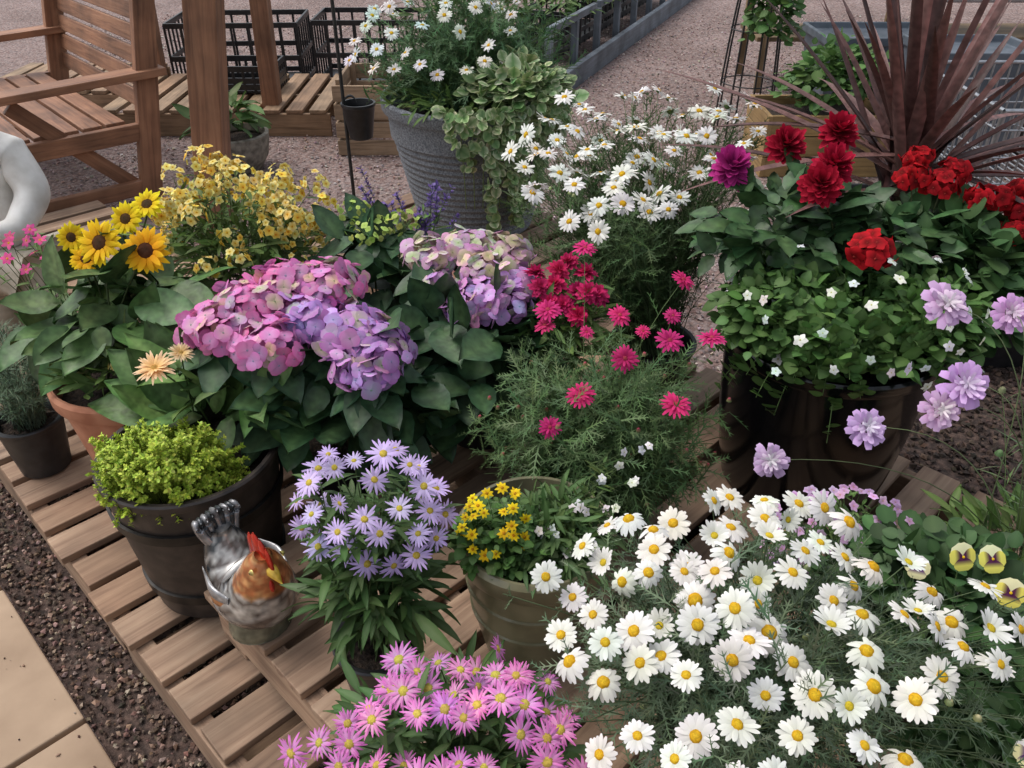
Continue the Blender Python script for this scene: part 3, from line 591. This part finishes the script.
# gerbera
a=Acc();hd=A([(-.69,1.33,.69),(-.65,1.37,.70)]);N=upn(hd,(-.7,1.4,.6),1,.2,.5);a.faceN(F_GER,hd,N,A([.078,.05]),M_PETAL,bj=.03)
S=stems(a,hd-N*.005,(-.64,1.38,.48),.03,.003);n=30
D=nrm(np.column_stack([rng.standard_normal((n,1)),rng.uniform(-.35,1.,(n,1)),rng.uniform(.4,1.5,n)]));P=A([-.64,1.41,.49])+D*A([.06,.04,.04])
a.along(L_BRO,P,D,(0,-.4,1),rng.uniform(.15,.24,n),M_GLOSS);fill(a,(-.58,1.39,.56),(.13,.08,.09),50,L_BRO,.09,mat=M_GLOSS,droop=.0);a.finish('gerbera_plant')
# sedum
a=Acc();k=680;an=rng.uniform(0,6.28,k);q=np.sqrt(rng.uniform(0,1,k));cx,cy=-.68,1.235;X=cx+.150*q*np.cos(an)*(1+.14*np.sin(3*an));Y=cy+.095*q*np.sin(an)
Zt=.525+.055*(1-q**2)+rng.uniform(-.02,.03,k)+.02*np.sin(X*60)*np.cos(Y*50)-.055*(q>.85)*rng.uniform(.2,1.4,k)
H=np.stack([X,Y,Zt],1);P0=np.stack([cx+(X-cx)*.6,cy+(Y-cy)*.6,np.full(k,.46)],1);P1=(P0+H)/2+A([0,0,.035]);a.tubes(P0,P1,H,.0009,(.35,.43,.06),M_LEAF,4,3)
leaveson(a,(P0,P1,H),L_TINY,44,.0065,.4,1.05,tf=.5,bj=.25);a.finish('sedum_plant')
# yellow nemesia
a=Acc();Cn=[]
for _ in range(56):
    an,q=rng.uniform(0,6.283),math.sqrt(rng.uniform());Cn.append((-.70+.235*q*math.cos(an),1.95+.17*q*math.sin(an),.81+rng.uniform(-.07,.08)-.10*q*q))
Cn=A(Cn)
for c_ in Cn:
    P,N=domepts(c_,(.030,.030,.036),11,.015,-.4,-1,.8);a.faceN(F_NEM,P,N+.3*rng.standard_normal(N.shape)+A([[0,-.3,.2]]),.024*rng.uniform(.7,1.15,len(P)),M_PETAL,bj=.08,hj=.04)
S=stems(a,Cn,(-.72,1.95,.33),.07,.0018,(.12,.18,.06));leaveson(a,S,L_LAN,16,.045,.3,.95);fill(a,(-.70,1.95,.63),(.21,.16,.13),420,L_LAN,.055);a.finish('yellow_nemesia_plant')
# purple salvia
a=Acc();H=np.column_stack([rng.uniform(-.42,-.14,26),rng.uniform(2.02,2.16,26),rng.uniform(.66,.80,26)]);S=stems(a,H,(-.28,2.08,.34),.06,.002,(.1,.15,.08));leaveson(a,S,L_LAN,14,.04,.2,.78)
leaveson(a,S,[leaf(.7,(.14,.09,.30),(.18,.11,.36),(.4,1,.2),0,0)],36,.011,.80,1.0);a.finish('purple_salvia_plant');ppot(-.28,2.08,ZL,.09,.17)
# left shrub & lewisia
a=Acc();Q=A([-1.245,1.70,.36])+nrm(np.abs(rng.standard_normal((190,3)))*np.sign(rng.standard_normal((190,3)))*A([1,1,0])+A([0,0,1])*rng.uniform(.3,1.8,(190,1)))*A([.14,.13,.21])
S=stems(a,Q,(-1.245,1.70,.28),.04,.0014,(.13,.18,.12));leaveson(a,S,[T(t.V,t.F,(.15,.23,.14)) for t in L_NEED],42,.024,.2,1.);a.finish('lavender_shrub')
a=Acc();H=np.column_stack([rng.uniform(-1.32,-1.14,14),rng.uniform(1.8,1.92,14),rng.uniform(.66,.74,14)]);a.faceN(F_LEW,H,A([[0,-.5,.8]])+.3*rng.standard_normal(H.shape),.035,M_PETAL)
S=stems(a,H,(-1.24,1.98,.27),.05,.0015);leaveson(a,S,L_LAN,6,.03);fill(a,(-1.22,1.95,.40),(.1,.08,.10),130,L_BRO,.06);a.finish('lewisia_plant')
# grey planter planting
a=Acc();P,N=domepts((-.26,2.98,.92),(.30,.24,.20),44,.06,-.15,-.7,.9);P=P[P[:,0]<.05];N=upn(P,(-.2,3.,.8),1.5,.4,.4);a.faceN(F_DAISY,P,N,.05,M_PETAL,bj=.04)
S=stems(a,P-N*.003,(-.18,3.0,.74),.14,.0016);leaveson(a,S,L_FEA,10,.05)
Q=A([-.14,3.0,.90])+nrm(rng.standard_normal((420,3)))*A([.40,.28,.25])*rng.uniform(.5,1,(420,1));Q[:,2]=np.maximum(Q[:,2],.78);S=stems(a,Q,(-.15,3.02,.74),.2,.0016);leaveson(a,S,[T(t.V,t.F,t.C*A([.95,1.1,1.25])) for t in L_FEA],12,.06,.3,1)
fill(a,(-.16,2.95,.78),(.31,.28,.06),500,L_LAN,.05,zmin=-.1)
a.finish('marguerite_daisy_plant')
a=Acc();fill(a,(.02,2.84,.82),(.17,.14,.10),750,L_VAR,.038,.4,-.2,bj=.15)
k=900;dz=rng.uniform(0,1,k)**1.3;zz=.81-dz*.44;sp=.42*(1-.62*dz);th=-1.12+sp*np.clip(rng.standard_normal(k),-1.6,1.6)
strand=np.round(th/.11)*.11;th=np.where(dz>.25,strand+rng.normal(0,.022,k),th);keep=(dz<.35)|(np.sin(strand*37.)>-1.2+1.6*dz);th=th[keep];zz=zz[keep];dz=dz[keep];k=len(th)
rr=np.interp(zz,[.284,.66,.72,.81],[.215,.305,.335,.335])+.012+rng.uniform(0,.03,k)
P=np.stack([-.14+rr*np.cos(th),3.02+rr*np.sin(th),zz],1);O=np.stack([np.cos(th),np.sin(th),np.full(k,.25)],1)
a.along(L_VAR,P,A([[0,0,-.6]])+.55*rng.standard_normal((k,3))+.25*O,O+.25*rng.standard_normal((k,3)),.036*rng.uniform(.6,1.2,k),M_LEAF,bj=.15)
for t_ in np.unique(np.round(th[dz>.3]/.11)*.11):
    zs=A([.80,.70,.58,.44]);r_=np.interp(zs,[.284,.66,.72,.81],[.215,.305,.335,.335])+.014;pp=np.stack([-.14+r_*math.cos(t_),3.02+r_*math.sin(t_),zs],1);a.tubes(pp[:-1],(pp[:-1]+pp[1:])/2,pp[1:],.0016,(.2,.26,.1),M_LEAF,3,4,1)
a.finish('variegated_ivy_plant')
# ================================================================ ROOSTER
def loft(pts,rad,seg,colf,flat=1.):
    pts=A(pts,float);rad=A(rad,float);n=len(pts);m=n*4
    t=np.linspace(0,n-1,m);P=np.stack([np.interp(t,range(n),pts[:,i]) for i in range(3)],1);R=np.interp(t,range(n),rad)
    for _ in range(3): P[1:-1]=(P[:-2]+2*P[1:-1]+P[2:])/4;R[1:-1]=(R[:-2]+2*R[1:-1]+R[2:])/4
    Tn=nrm(np.gradient(P,axis=0));sd=A([0,1.,0]);V=[];F=[]
    for p,r,tn in zip(P,R,Tn):
        up=nrm(np.cross(tn,sd))
        for j in range(seg):
            an=j/seg*6.2832;V.append(p+sd*r*flat*math.cos(an)+up*r*math.sin(an))
    for i in range(m-1):
        for j in range(seg):
            b=(j+1)%seg;F.append((i*seg+j,i*seg+b,(i+1)*seg+b,(i+1)*seg+j))
    F+=[tuple(range(seg)),tuple(range((m-1)*seg,m*seg))[::-1]]
    return T(V,F,[colf(v) for v in V])
M_CER=attrmat('glazed_ceramic',.24,0,.6,60,.35,.2,metal=.35)
a=Acc();I3=np.eye(3)[None]
def body(v):
    x,y,z=v
    s=math.sin(x*150+z*60)*math.sin(z*170+y*110)
    if z>.150 and x>.015: return (.40,.14,.05) if s<.2 else (.52,.27,.11)
    if x<-.05: return (.05,.055,.06) if s>-.3 else (.28,.28,.28)
    return (.42,.41,.39) if s<.15 else (.12,.10,.09)
def addt(t,mat=M_CER): a.place(t,I3,A([[0,0,0.]]),1.,mat,bj=0,hj=0)
addt(loft([(-.072,0,.200),(-.072,0,.165),(-.055,0,.12),(-.012,0,.088),(.033,0,.10),(.052,0,.14),(.060,0,.175),(.066,0,.2),(.071,0,.224)],[.020,.038,.055,.076,.070,.056,.042,.033,.014],24,body,.95))
addt(loft([(0,0,0.0),(0,0,.012),(0,0,.05),(0,0,.07)],[.058,.058,.045,.03],20,lambda v:(.14,.14,.10)))
addt(loft([(.088,0,.198),(.102,0,.194),(.119,0,.184)],[.012,.009,.001],8,lambda v:(.65,.42,.06)))
for i,(x,z,r) in enumerate([(.042,.235,.013),(.058,.244,.016),(.075,.240,.014),(.090,.227,.011)]):
    addt(loft([(x,0,z-.028),(x,0,z-.01),(x-.002,0,z+.006),(x-.004,0,z+.018)],[r,r,r*.8,r*.2],8,lambda v:(.48,.03,.015),.35))
for s in(-1,1):
    addt(loft([(.091,s*.008,.186),(.094,s*.009,.17),(.092,s*.009,.150)],[.006,.012,.004],8,lambda v:(.48,.03,.015),.5))
    e=dome(.006,.005,(.01,.01,.01),(.7,.6,.2),8,2);a.place(txf(e,Rx(-s*1.4)),I3,A([[.080,s*.029,.208]]),1.,M_CER)
    for k_,(L_,zz_) in enumerate(((.090,.122),(.078,.106),(.062,.092))):
        cc=(.34,.15,.06) if k_%2 else (.30,.30,.31)
        addt(loft([(.030,s*(.058),zz_),(-.01,s*(.068),zz_+.002),(.02-L_,s*.050,zz_+.012)],[.012,.020,.004],8,lambda v:cc,.3))
for i in range(9):
    cc=(.045,.05,.055) if i%2 else (.25,.25,.26);q=(i-4)*.0075
    addt(loft([(-.064,q*.5,.15),(-.086,q,.19),(-.088+abs(q)*.25,q*1.2,.220),(-.070,q*1.4,.238-abs(q)*.7)],[.018,.019,.016,.004],8,lambda v:cc,.5))
rs=a.finish('ceramic_rooster');rs.location=(-.485,1.06,ZU);rs.rotation_euler=(0,0,math.radians(-42));rs.scale=(1.0,1.05,1.02)
# ================================================================ BENCH
wv=nrm(A([-.75,-.66,0]));lv=nrm(A([-.66,.75,0]));bo=A([-1.80,3.90,0])
def BP(f,l,z): return bo+wv*f+lv*l+A([0,0,z])
a=Acc()
def beam(p,q,w,t,side,col=(1,1,1),mat=None):
    p,q=A(p,float),A(q,float);d=nrm(q-p);side=A(side,float);sd=nrm(side-np.dot(side,d)*d);f=random.uniform(.85,1.1)
    a.board((p+q)/2,d,sd,np.cross(d,sd),np.linalg.norm(q-p),w,t,mat or M_BENCH,A(col)*f)
for l in(0,1.35):
    beam(BP(0,l,0),BP(-.22,l,1.12),.10,.05,wv);beam(BP(.62,l,0),BP(.62,l,.62),.09,.06,wv)
    beam(BP(.74,l,.60),BP(-.20,l,.62),.12,.035,lv);beam(BP(.62,l,.36),BP(-.03,l,.36),.08,.04,Z3)
    beam(BP(.48,l+.03,.56),BP(.02,l+.03,.08),.07,.035,wv);beam(BP(.6,l,.10),BP(.02,l,.10),.07,.04,Z3)
for i in range(7):
    z=.46+i*.098;beam(BP(-.045-.19*z/1.1,.03,z),BP(-.045-.19*z/1.1,1.32,z),.078,.024,Z3-.2*wv)
for i in range(6): beam(BP(.06+i*.105,.03,.40),BP(.06+i*.105,1.32,.40),.088,.024,wv)
a.finish('wooden_bench',False,.004)
a=Acc()
beam((-1.33,3.42,0),(-1.02,3.42,2.1),.125,.125,(1,0,0));beam((-1.48,5.15,0),(-1.40,5.15,2.1),.10,.10,(1,0,0),(1.2,1.25,1.2));beam((-2.75,3.5,2.05),(-1.1,3.42,2.05),.1,.1,(0,1,0));beam((-1.03,3.42,2.16),(-1.42,5.15,2.16),.1,.1,(1,0,0))
beam((-2.45,5.9,0),(-2.35,5.9,2.1),.09,.09,(1,0,0),(1.1,1.3,1.1));beam((-2.35,5.9,2.1),(-1.42,5.15,2.07),.09,.09,(0,1,0))
a.finish('timber_arbour',False,.005)
def deck(x0,x1,y0,y1,z,name):
    a=Acc();n=int((x1-x0)/.13)
    for i in range(n):
        f=random.uniform(.75,1.1);a.board((x0+(i+.5)*(x1-x0)/n,(y0+y1)/2,z-.011),(0,1,0),(1,0,0),Z3,y1-y0,.1,.022,M_PALE,(f,f*.9,f*.85))
    for y in(y0+.02,(y0+y1)/2,y1-.02): a.board(((x0+x1)/2,y,z-.022-(z-.022)/2-.001),(1,0,0),(0,1,0),Z3,x1-x0,.03,z-.026,M_PALE,(.85,.8,.75))
    a.finish(name,False,.003)
deck(-2.5,-1.1,5.0,5.9,.16,'wooden_pallet');deck(-3.6,-2.55,5.6,6.4,.12,'wooden_pallet')
a=Acc()
for z in(.05,.15,.25,.35): a.board((-.98,4.9,z+.0),(0,1,0),(0,0,1),(1,0,0),.5,.085,.02,M_PALE);a.board((-.78,4.64,z),(1,0,0),(0,0,1),(0,1,0),.42,.085,.02,M_PALE);a.board((-.58,4.9,z),(0,1,0),(0,0,1),(1,0,0),.5,.085,.02,M_PALE);a.board((-.78,5.16,z),(1,0,0),(0,0,1),(0,1,0),.42,.085,.02,M_PALE)
for x,y in((-.955,4.67),(-.605,4.67),(-.955,5.13),(-.605,5.13)): a.board((x,y,.21),(0,0,1),(1,0,0),(0,1,0),.42,.03,.03,M_PALE)
a.finish('wooden_crate',False,.003)
def crate(x,y,z,L=.6,W=.4,H=.25,name='black_plastic_crate',rot=0):
    a=Acc();c,s=math.cos(rot),math.sin(rot);ex=A([c,s,0]);ey=A([-s,c,0]);o=A([x,y,z])
    a.board(o+Z3*.01,ex,ey,Z3,L,W,.015,M_BLACKP)
    for sg in(-1,1):
        for zz in(.04,.5*H,H-.01):
            a.board(o+ey*sg*W/2+Z3*zz,ex,Z3,ey,L,.035,.014,M_BLACKP);a.board(o+ex*sg*L/2+Z3*zz,ey,Z3,ex,W,.035,.014,M_BLACKP)
        for i in range(9): a.board(o+ey*sg*W/2+ex*(i/8-.5)*L+Z3*H/2,Z3,ex,ey,H,.016,.012,M_BLACKP)
        for i in range(7): a.board(o+ex*sg*L/2+ey*(i/6-.5)*W+Z3*H/2,Z3,ey,ex,H,.016,.012,M_BLACKP)
    return a.finish(name,False,.002)
crate(-1.95,6.3,0,.9,.5,.45,rot=.05);crate(-1.0,6.4,0,.8,.5,.45);crate(-1.75,5.5,.165,.5,.3,.16)
lathe('stone_bowl',(-1.50,4.42,0),[(.09,0),(.12,.01),(.165,.08),(.18,.16),(.183,.2),(.165,.205),(.155,.17)],M_CONC);soil(bpy.data.objects['stone_bowl'],.155,.16)
a=Acc();fill(a,(-1.52,4.42,.28),(.13,.11,.12),60,L_BRO,.12);a.finish('hosta_plant')
a=Acc();x,y=-.64,3.18
a.tubes([(x,y,0)],[(x,y,.9)],[(x,y,1.75)],.007,(.02,.02,.02),M_IRON,12,8,1)
a.tubes([(x,y,1.75)],[(x+.04,y,1.95)],[(x+.16,y,1.70)],.006,(.02,.02,.02),M_IRON,12,8,1)
a.tubes([(x,y,.70)],[(x+.03,y,.74)],[(x+.05,y,.70)],.005,(.02,.02,.02),M_IRON,8,8,1)
a.finish('shepherd_hook')
lathe('hanging_pot',(x+.055,y,.56),[(.04,0),(.045,.005),(.062,.12),(.066,.125),(.066,.135),(.058,.135),(.054,.11)],M_BLACKP,32)
# raised bed
dk=nrm(A([1.48,3.62,0]));pk=A([dk[1],-dk[0],0]);s0=A([.30,5.80,0])
a=Acc()
def bb(p,q,z,h,t,mat=M_GREYW):
    p,q=A(p,float),A(q,float);d=nrm(q-p);f=random.uniform(.85,1.1);a.board((p+q)/2+Z3*z,d,Z3,np.cross(d,Z3),np.linalg.norm(q-p),h,t,mat,(f,f,f))
bb(s0,s0+dk*4.6,.075,.15,.05);bb(s0-pk*1.3,s0-pk*.03,.075,.15,.05)
for k_ in range(4): bb(s0-pk*.10+dk*(.1+1.15*k_),s0-pk*.10+dk*(1.15+1.15*k_),.425,.05,.04)
for k_ in range(9):
    p=s0-pk*.10+dk*(.12+.56*k_);a.board(p+Z3*.2,Z3,dk,pk,.40,.05,.05,M_GREYW)
a.finish('raised_bed_frame',False,.004)
for i in range(4):
    p=s0-pk*.42+dk*(.4+1.1*i);crate(p[0],p[1],.16,.95,.5,.22,rot=math.atan2(dk[1],dk[0]))
a=Acc()
for i in range(70):
    p=s0-pk*rng.uniform(.2,1.2)+dk*rng.uniform(.1,4.3);fill(a,(p[0],p[1],.42),(.17,.17,.16),36,L_LAN+L_LAND,.09)
for i in range(60):
    p=s0-pk*rng.uniform(.2,1.2)+dk*rng.uniform(.1,4.3);a.faceN(F_DAISY if i%3 else F_HOT,A([[p[0],p[1],rng.uniform(.5,.64)]]),A([[0,-.5,.8]]),.055,M_PETAL)
a.finish('bedding_plants')
a=Acc()
for z in(.055,.165,.275):
    a.board((1.66,4.30,z),(1,0,0),Z3,(0,1,0),.62,.105,.022,M_PALE,(.85,.8,.5));a.board((1.66,4.70,z),(1,0,0),Z3,(0,1,0),.62,.105,.022,M_PALE,(.8,.75,.5))
    for x in(1.34,1.98): a.board((x,4.5,z),(0,1,0),Z3,(1,0,0),.43,.105,.022,M_PALE,(.8,.75,.5))
a.board((1.66,4.5,.27),(1,0,0),(0,1,0),Z3,.6,.38,.02,M_SOIL);a.finish('wooden_trough',False,.003)
a=Acc();fill(a,(1.72,4.5,.42),(.28,.2,.24),700,L_RND,.05,.3);fill(a,(1.45,4.9,.7),(.14,.12,.45),450,L_RND,.05,.3);a.finish('ivy_plant')
a=Acc()
for i in range(8):
    an=i/8*6.28;a.tubes([(1.42+.17*math.cos(an),5.1+.17*math.sin(an),0)],[(1.42+.17*math.cos(an),5.1+.17*math.sin(an),.7)],[(1.42,5.1,1.7)],.006,(.03,.03,.03),M_IRON,10,6,1)
for z in(.3,.6,.9):
    P=A([(1.42+.17*(1-.25*z)*math.cos(t),5.1+.17*(1-.25*z)*math.sin(t),z) for t in np.linspace(0,6.283,17)]);a.tubes(P[:-1],(P[:-1]+P[1:])/2,P[1:],.004,(.03,.03,.03),M_IRON,2,5,1)
a.finish('garden_obelisk')
def bin_(x,y,w,d,h,mat,name,z=0):
    V=[];F=[];lv_=[(0,.86),(h-.05,1),(h-.05,1.05),(h,1.05),(h,.98),(h-.04,.96)]
    for z_,s in lv_:
        for (i,j) in((-1,-1),(1,-1),(1,1),(-1,1)):V.append((x+i*w/2*s,y+j*d/2*s,z+z_))
    for k_ in range(len(lv_)-1):
        for j in range(4):F.append((k_*4+j,k_*4+(j+1)%4,k_*4+4+(j+1)%4,k_*4+4+j))
    F.append((3,2,1,0));F.append(tuple(len(lv_)*4-4+j for j in range(4)));o=meshobj(name,V,F,mat,False);b=o.modifiers.new('b','BEVEL');b.width=.015;b.segments=3;return o
bin_(2.45,4.6,.55,.45,.62,M_BIN,'storage_bin');bin_(3.15,4.5,.6,.5,.75,M_BLACKP,'storage_bin');bin_(2.3,5.6,.7,.5,.5,M_BIN,'storage_bin');bin_(1.75,3.4,.5,.4,.22,M_BLACKP,'plastic_trough');bin_(1.55,2.65,.6,.6,.2,M_BLACKP,'plastic_trough')
a=Acc()
for z in(.35,.75,1.15): a.board((2.8,6.3,z),(1,0,0),(0,1,0),Z3,2.2,.5,.03,M_PALE,(.6,.6,.5))
for x in(1.75,2.8,3.85):
    for y in(6.03,6.57): a.board((x,y,.65),Z3,(1,0,0),(0,1,0),1.3,.05,.035,M_PALE,(.6,.6,.5))
a.finish('plant_staging',False,.003)
a=Acc();tx,ty=2.02,3.35
def wire(p,q,r=.004): a.tubes([p],[(A(p)+A(q))/2],[q],r,(.4,.4,.4),M_METAL,2,6,1)
W_,D_=.52,.75
for z in(.35,.45,.55,.65,.72):
    c=[(tx-W_/2,ty-D_/2,z),(tx+W_/2,ty-D_/2,z),(tx+W_/2,ty+D_/2,z),(tx-W_/2,ty+D_/2,z)]
    for i in range(4):wire(c[i],c[(i+1)%4],.008 if z>.7 else .004)
for i in range(15):
    x=tx-W_/2+W_*i/14;wire((x,ty-D_/2,.35),(x,ty-D_/2,.72));wire((x,ty+D_/2,.35),(x,ty+D_/2,.72));wire((x,ty-D_/2,.35),(x,ty+D_/2,.35))
for i in range(20):
    y=ty-D_/2+D_*i/19;wire((tx-W_/2,y,.35),(tx-W_/2,y,.72));wire((tx+W_/2,y,.35),(tx+W_/2,y,.72))
for sx in(-1,1):
    for sy in(-1,1):
        wire((tx+sx*W_/2,ty+sy*D_/2,.06),(tx+sx*W_/2,ty+sy*D_/2,.72),.011)
        th=np.arange(16)/16*6.2832
        V=[(tx+sx*W_/2+.055*math.cos(t_),ty+sy*D_/2+dy,.06+.055*math.sin(t_)) for dy in(-.013,.013) for t_ in th];F=[tuple(range(16))[::-1],tuple(range(16,32))]+[(i,(i+1)%16,16+(i+1)%16,16+i) for i in range(16)]
        a.raw(A(V),np.concatenate([A(f) for f in F]),A([len(f) for f in F]),np.tile(A([.02,.02,.02]),(32,1)),M_BLACKP)
wire((tx-W_/2,ty+D_/2,.72),(tx-W_/2,ty+D_/2+.12,.95),.012);wire((tx+W_/2,ty+D_/2,.72),(tx+W_/2,ty+D_/2+.12,.95),.012);wire((tx-W_/2,ty+D_/2+.12,.95),(tx+W_/2,ty+D_/2+.12,.95),.014)
a.finish('wire_trolley')
def skin(name,verts,edges,rad,mat,loc,parent=None,root=0):
    me=bpy.data.meshes.new(name);me.from_pydata(verts,edges,[]);o=bpy.data.objects.new(name,me);sc.collection.objects.link(o);me.materials.append(mat)
    s=o.modifiers.new('s','SKIN');lay=me.skin_vertices[0].data
    for i,r in enumerate(rad): lay[i].radius=(r,r) if not isinstance(r,tuple) else r
    lay[root].use_root=True;b=o.modifiers.new('ss','SUBSURF');b.levels=2;b.render_levels=2;o.location=loc
    s.use_smooth_shade=True
    if parent:o.parent=parent
    return o
E=bpy.data.objects.new('garden_statue',None);sc.collection.objects.link(E);E.location=(-1.64,2.46,0)
v=[(0,0,.42),(0,0,.55),(0,0,.68),(0,0,.77),(0,-.01,.83),(.11,0,.74),(.17,-.03,.62),(.13,-.13,.54),(.08,-.19,.56),(-.11,0,.74),(-.17,-.03,.62),(-.13,-.13,.54),(-.08,-.19,.56)]
skin('upper_body',v,[(0,1),(1,2),(2,3),(3,4),(3,5),(5,6),(6,7),(7,8),(3,9),(9,10),(10,11),(11,12)],[(.11,.09),(.11,.09),(.13,.095),(.07,.06),(.035,.035),.060,.056,.042,.024,.060,.056,.042,.024],M_STAT,(0,0,0),E)
v=[(0,0,.42),(.07,-.01,.38),(.08,-.05,.22),(.085,.0,.06),(.09,-.08,.035),(-.07,-.01,.38),(-.08,-.05,.22),(-.085,.0,.06),(-.09,-.08,.035)]
skin('legs',v,[(0,1),(1,2),(2,3),(3,4),(0,5),(5,6),(6,7),(7,8)],[(.12,.10),.085,.07,.055,.035,.085,.07,.055,.035],M_STATB,(0,0,0),E)
v=[(0,0,.83),(0,-.01,.89),(0,-.012,.95),(0,-.005,1.0),(0,-.075,.905),(0,.02,.93)]
skin('head',v,[(0,1),(1,2),(2,3),(1,4),(2,5)],[.04,.066,.07,.04,.012,.06],M_STATB,(0,0,0),E)
lathe('plinth',(0,0,0),[(.19,0),(.19,.02),(.17,.03),(.002,.031)],M_CONC,parent=E)
# ================================================================ LIGHT & CAMERA
w=bpy.data.worlds.new('World');sc.world=w;w.use_nodes=True;nt=w.node_tree;bg=nt.nodes['Background']
EL,AZ=math.radians(62),math.radians(-70)
sk=nt.nodes.new('ShaderNodeTexSky');sk.sky_type='NISHITA';sk.sun_disc=False;sk.sun_elevation=EL;sk.sun_rotation=AZ
sk.air_density=1.2;sk.dust_density=4.
hs=nt.nodes.new('ShaderNodeHueSaturation');hs.inputs['Saturation'].default_value=.4;hs.inputs['Value'].default_value=1.3
nt.links.new(sk.outputs[0],hs.inputs['Color']);nt.links.new(hs.outputs[0],bg.inputs[0]);bg.inputs[1].default_value=.15
l=bpy.data.lights.new('sun','SUN');l.energy=1.3;l.angle=math.radians(32);l.color=(1,.95,.90);lo=bpy.data.objects.new('sun',l);sc.collection.objects.link(lo)
d=Vector((math.sin(AZ)*math.cos(EL),math.cos(AZ)*math.cos(EL),math.sin(EL)));lo.rotation_euler=d.to_track_quat('Z','Y').to_euler()
cd=bpy.data.cameras.new('cam');co=bpy.data.objects.new('camera',cd);sc.collection.objects.link(co);co.location=(0,0,1.55);co.rotation_euler=(math.radians(56),0,0)
cd.lens=28.83;cd.sensor_width=36;cd.clip_start=.02;cd.clip_end=300;sc.camera=co
sc.view_settings.view_transform='Standard';sc.view_settings.look='None';sc.view_settings.exposure=0
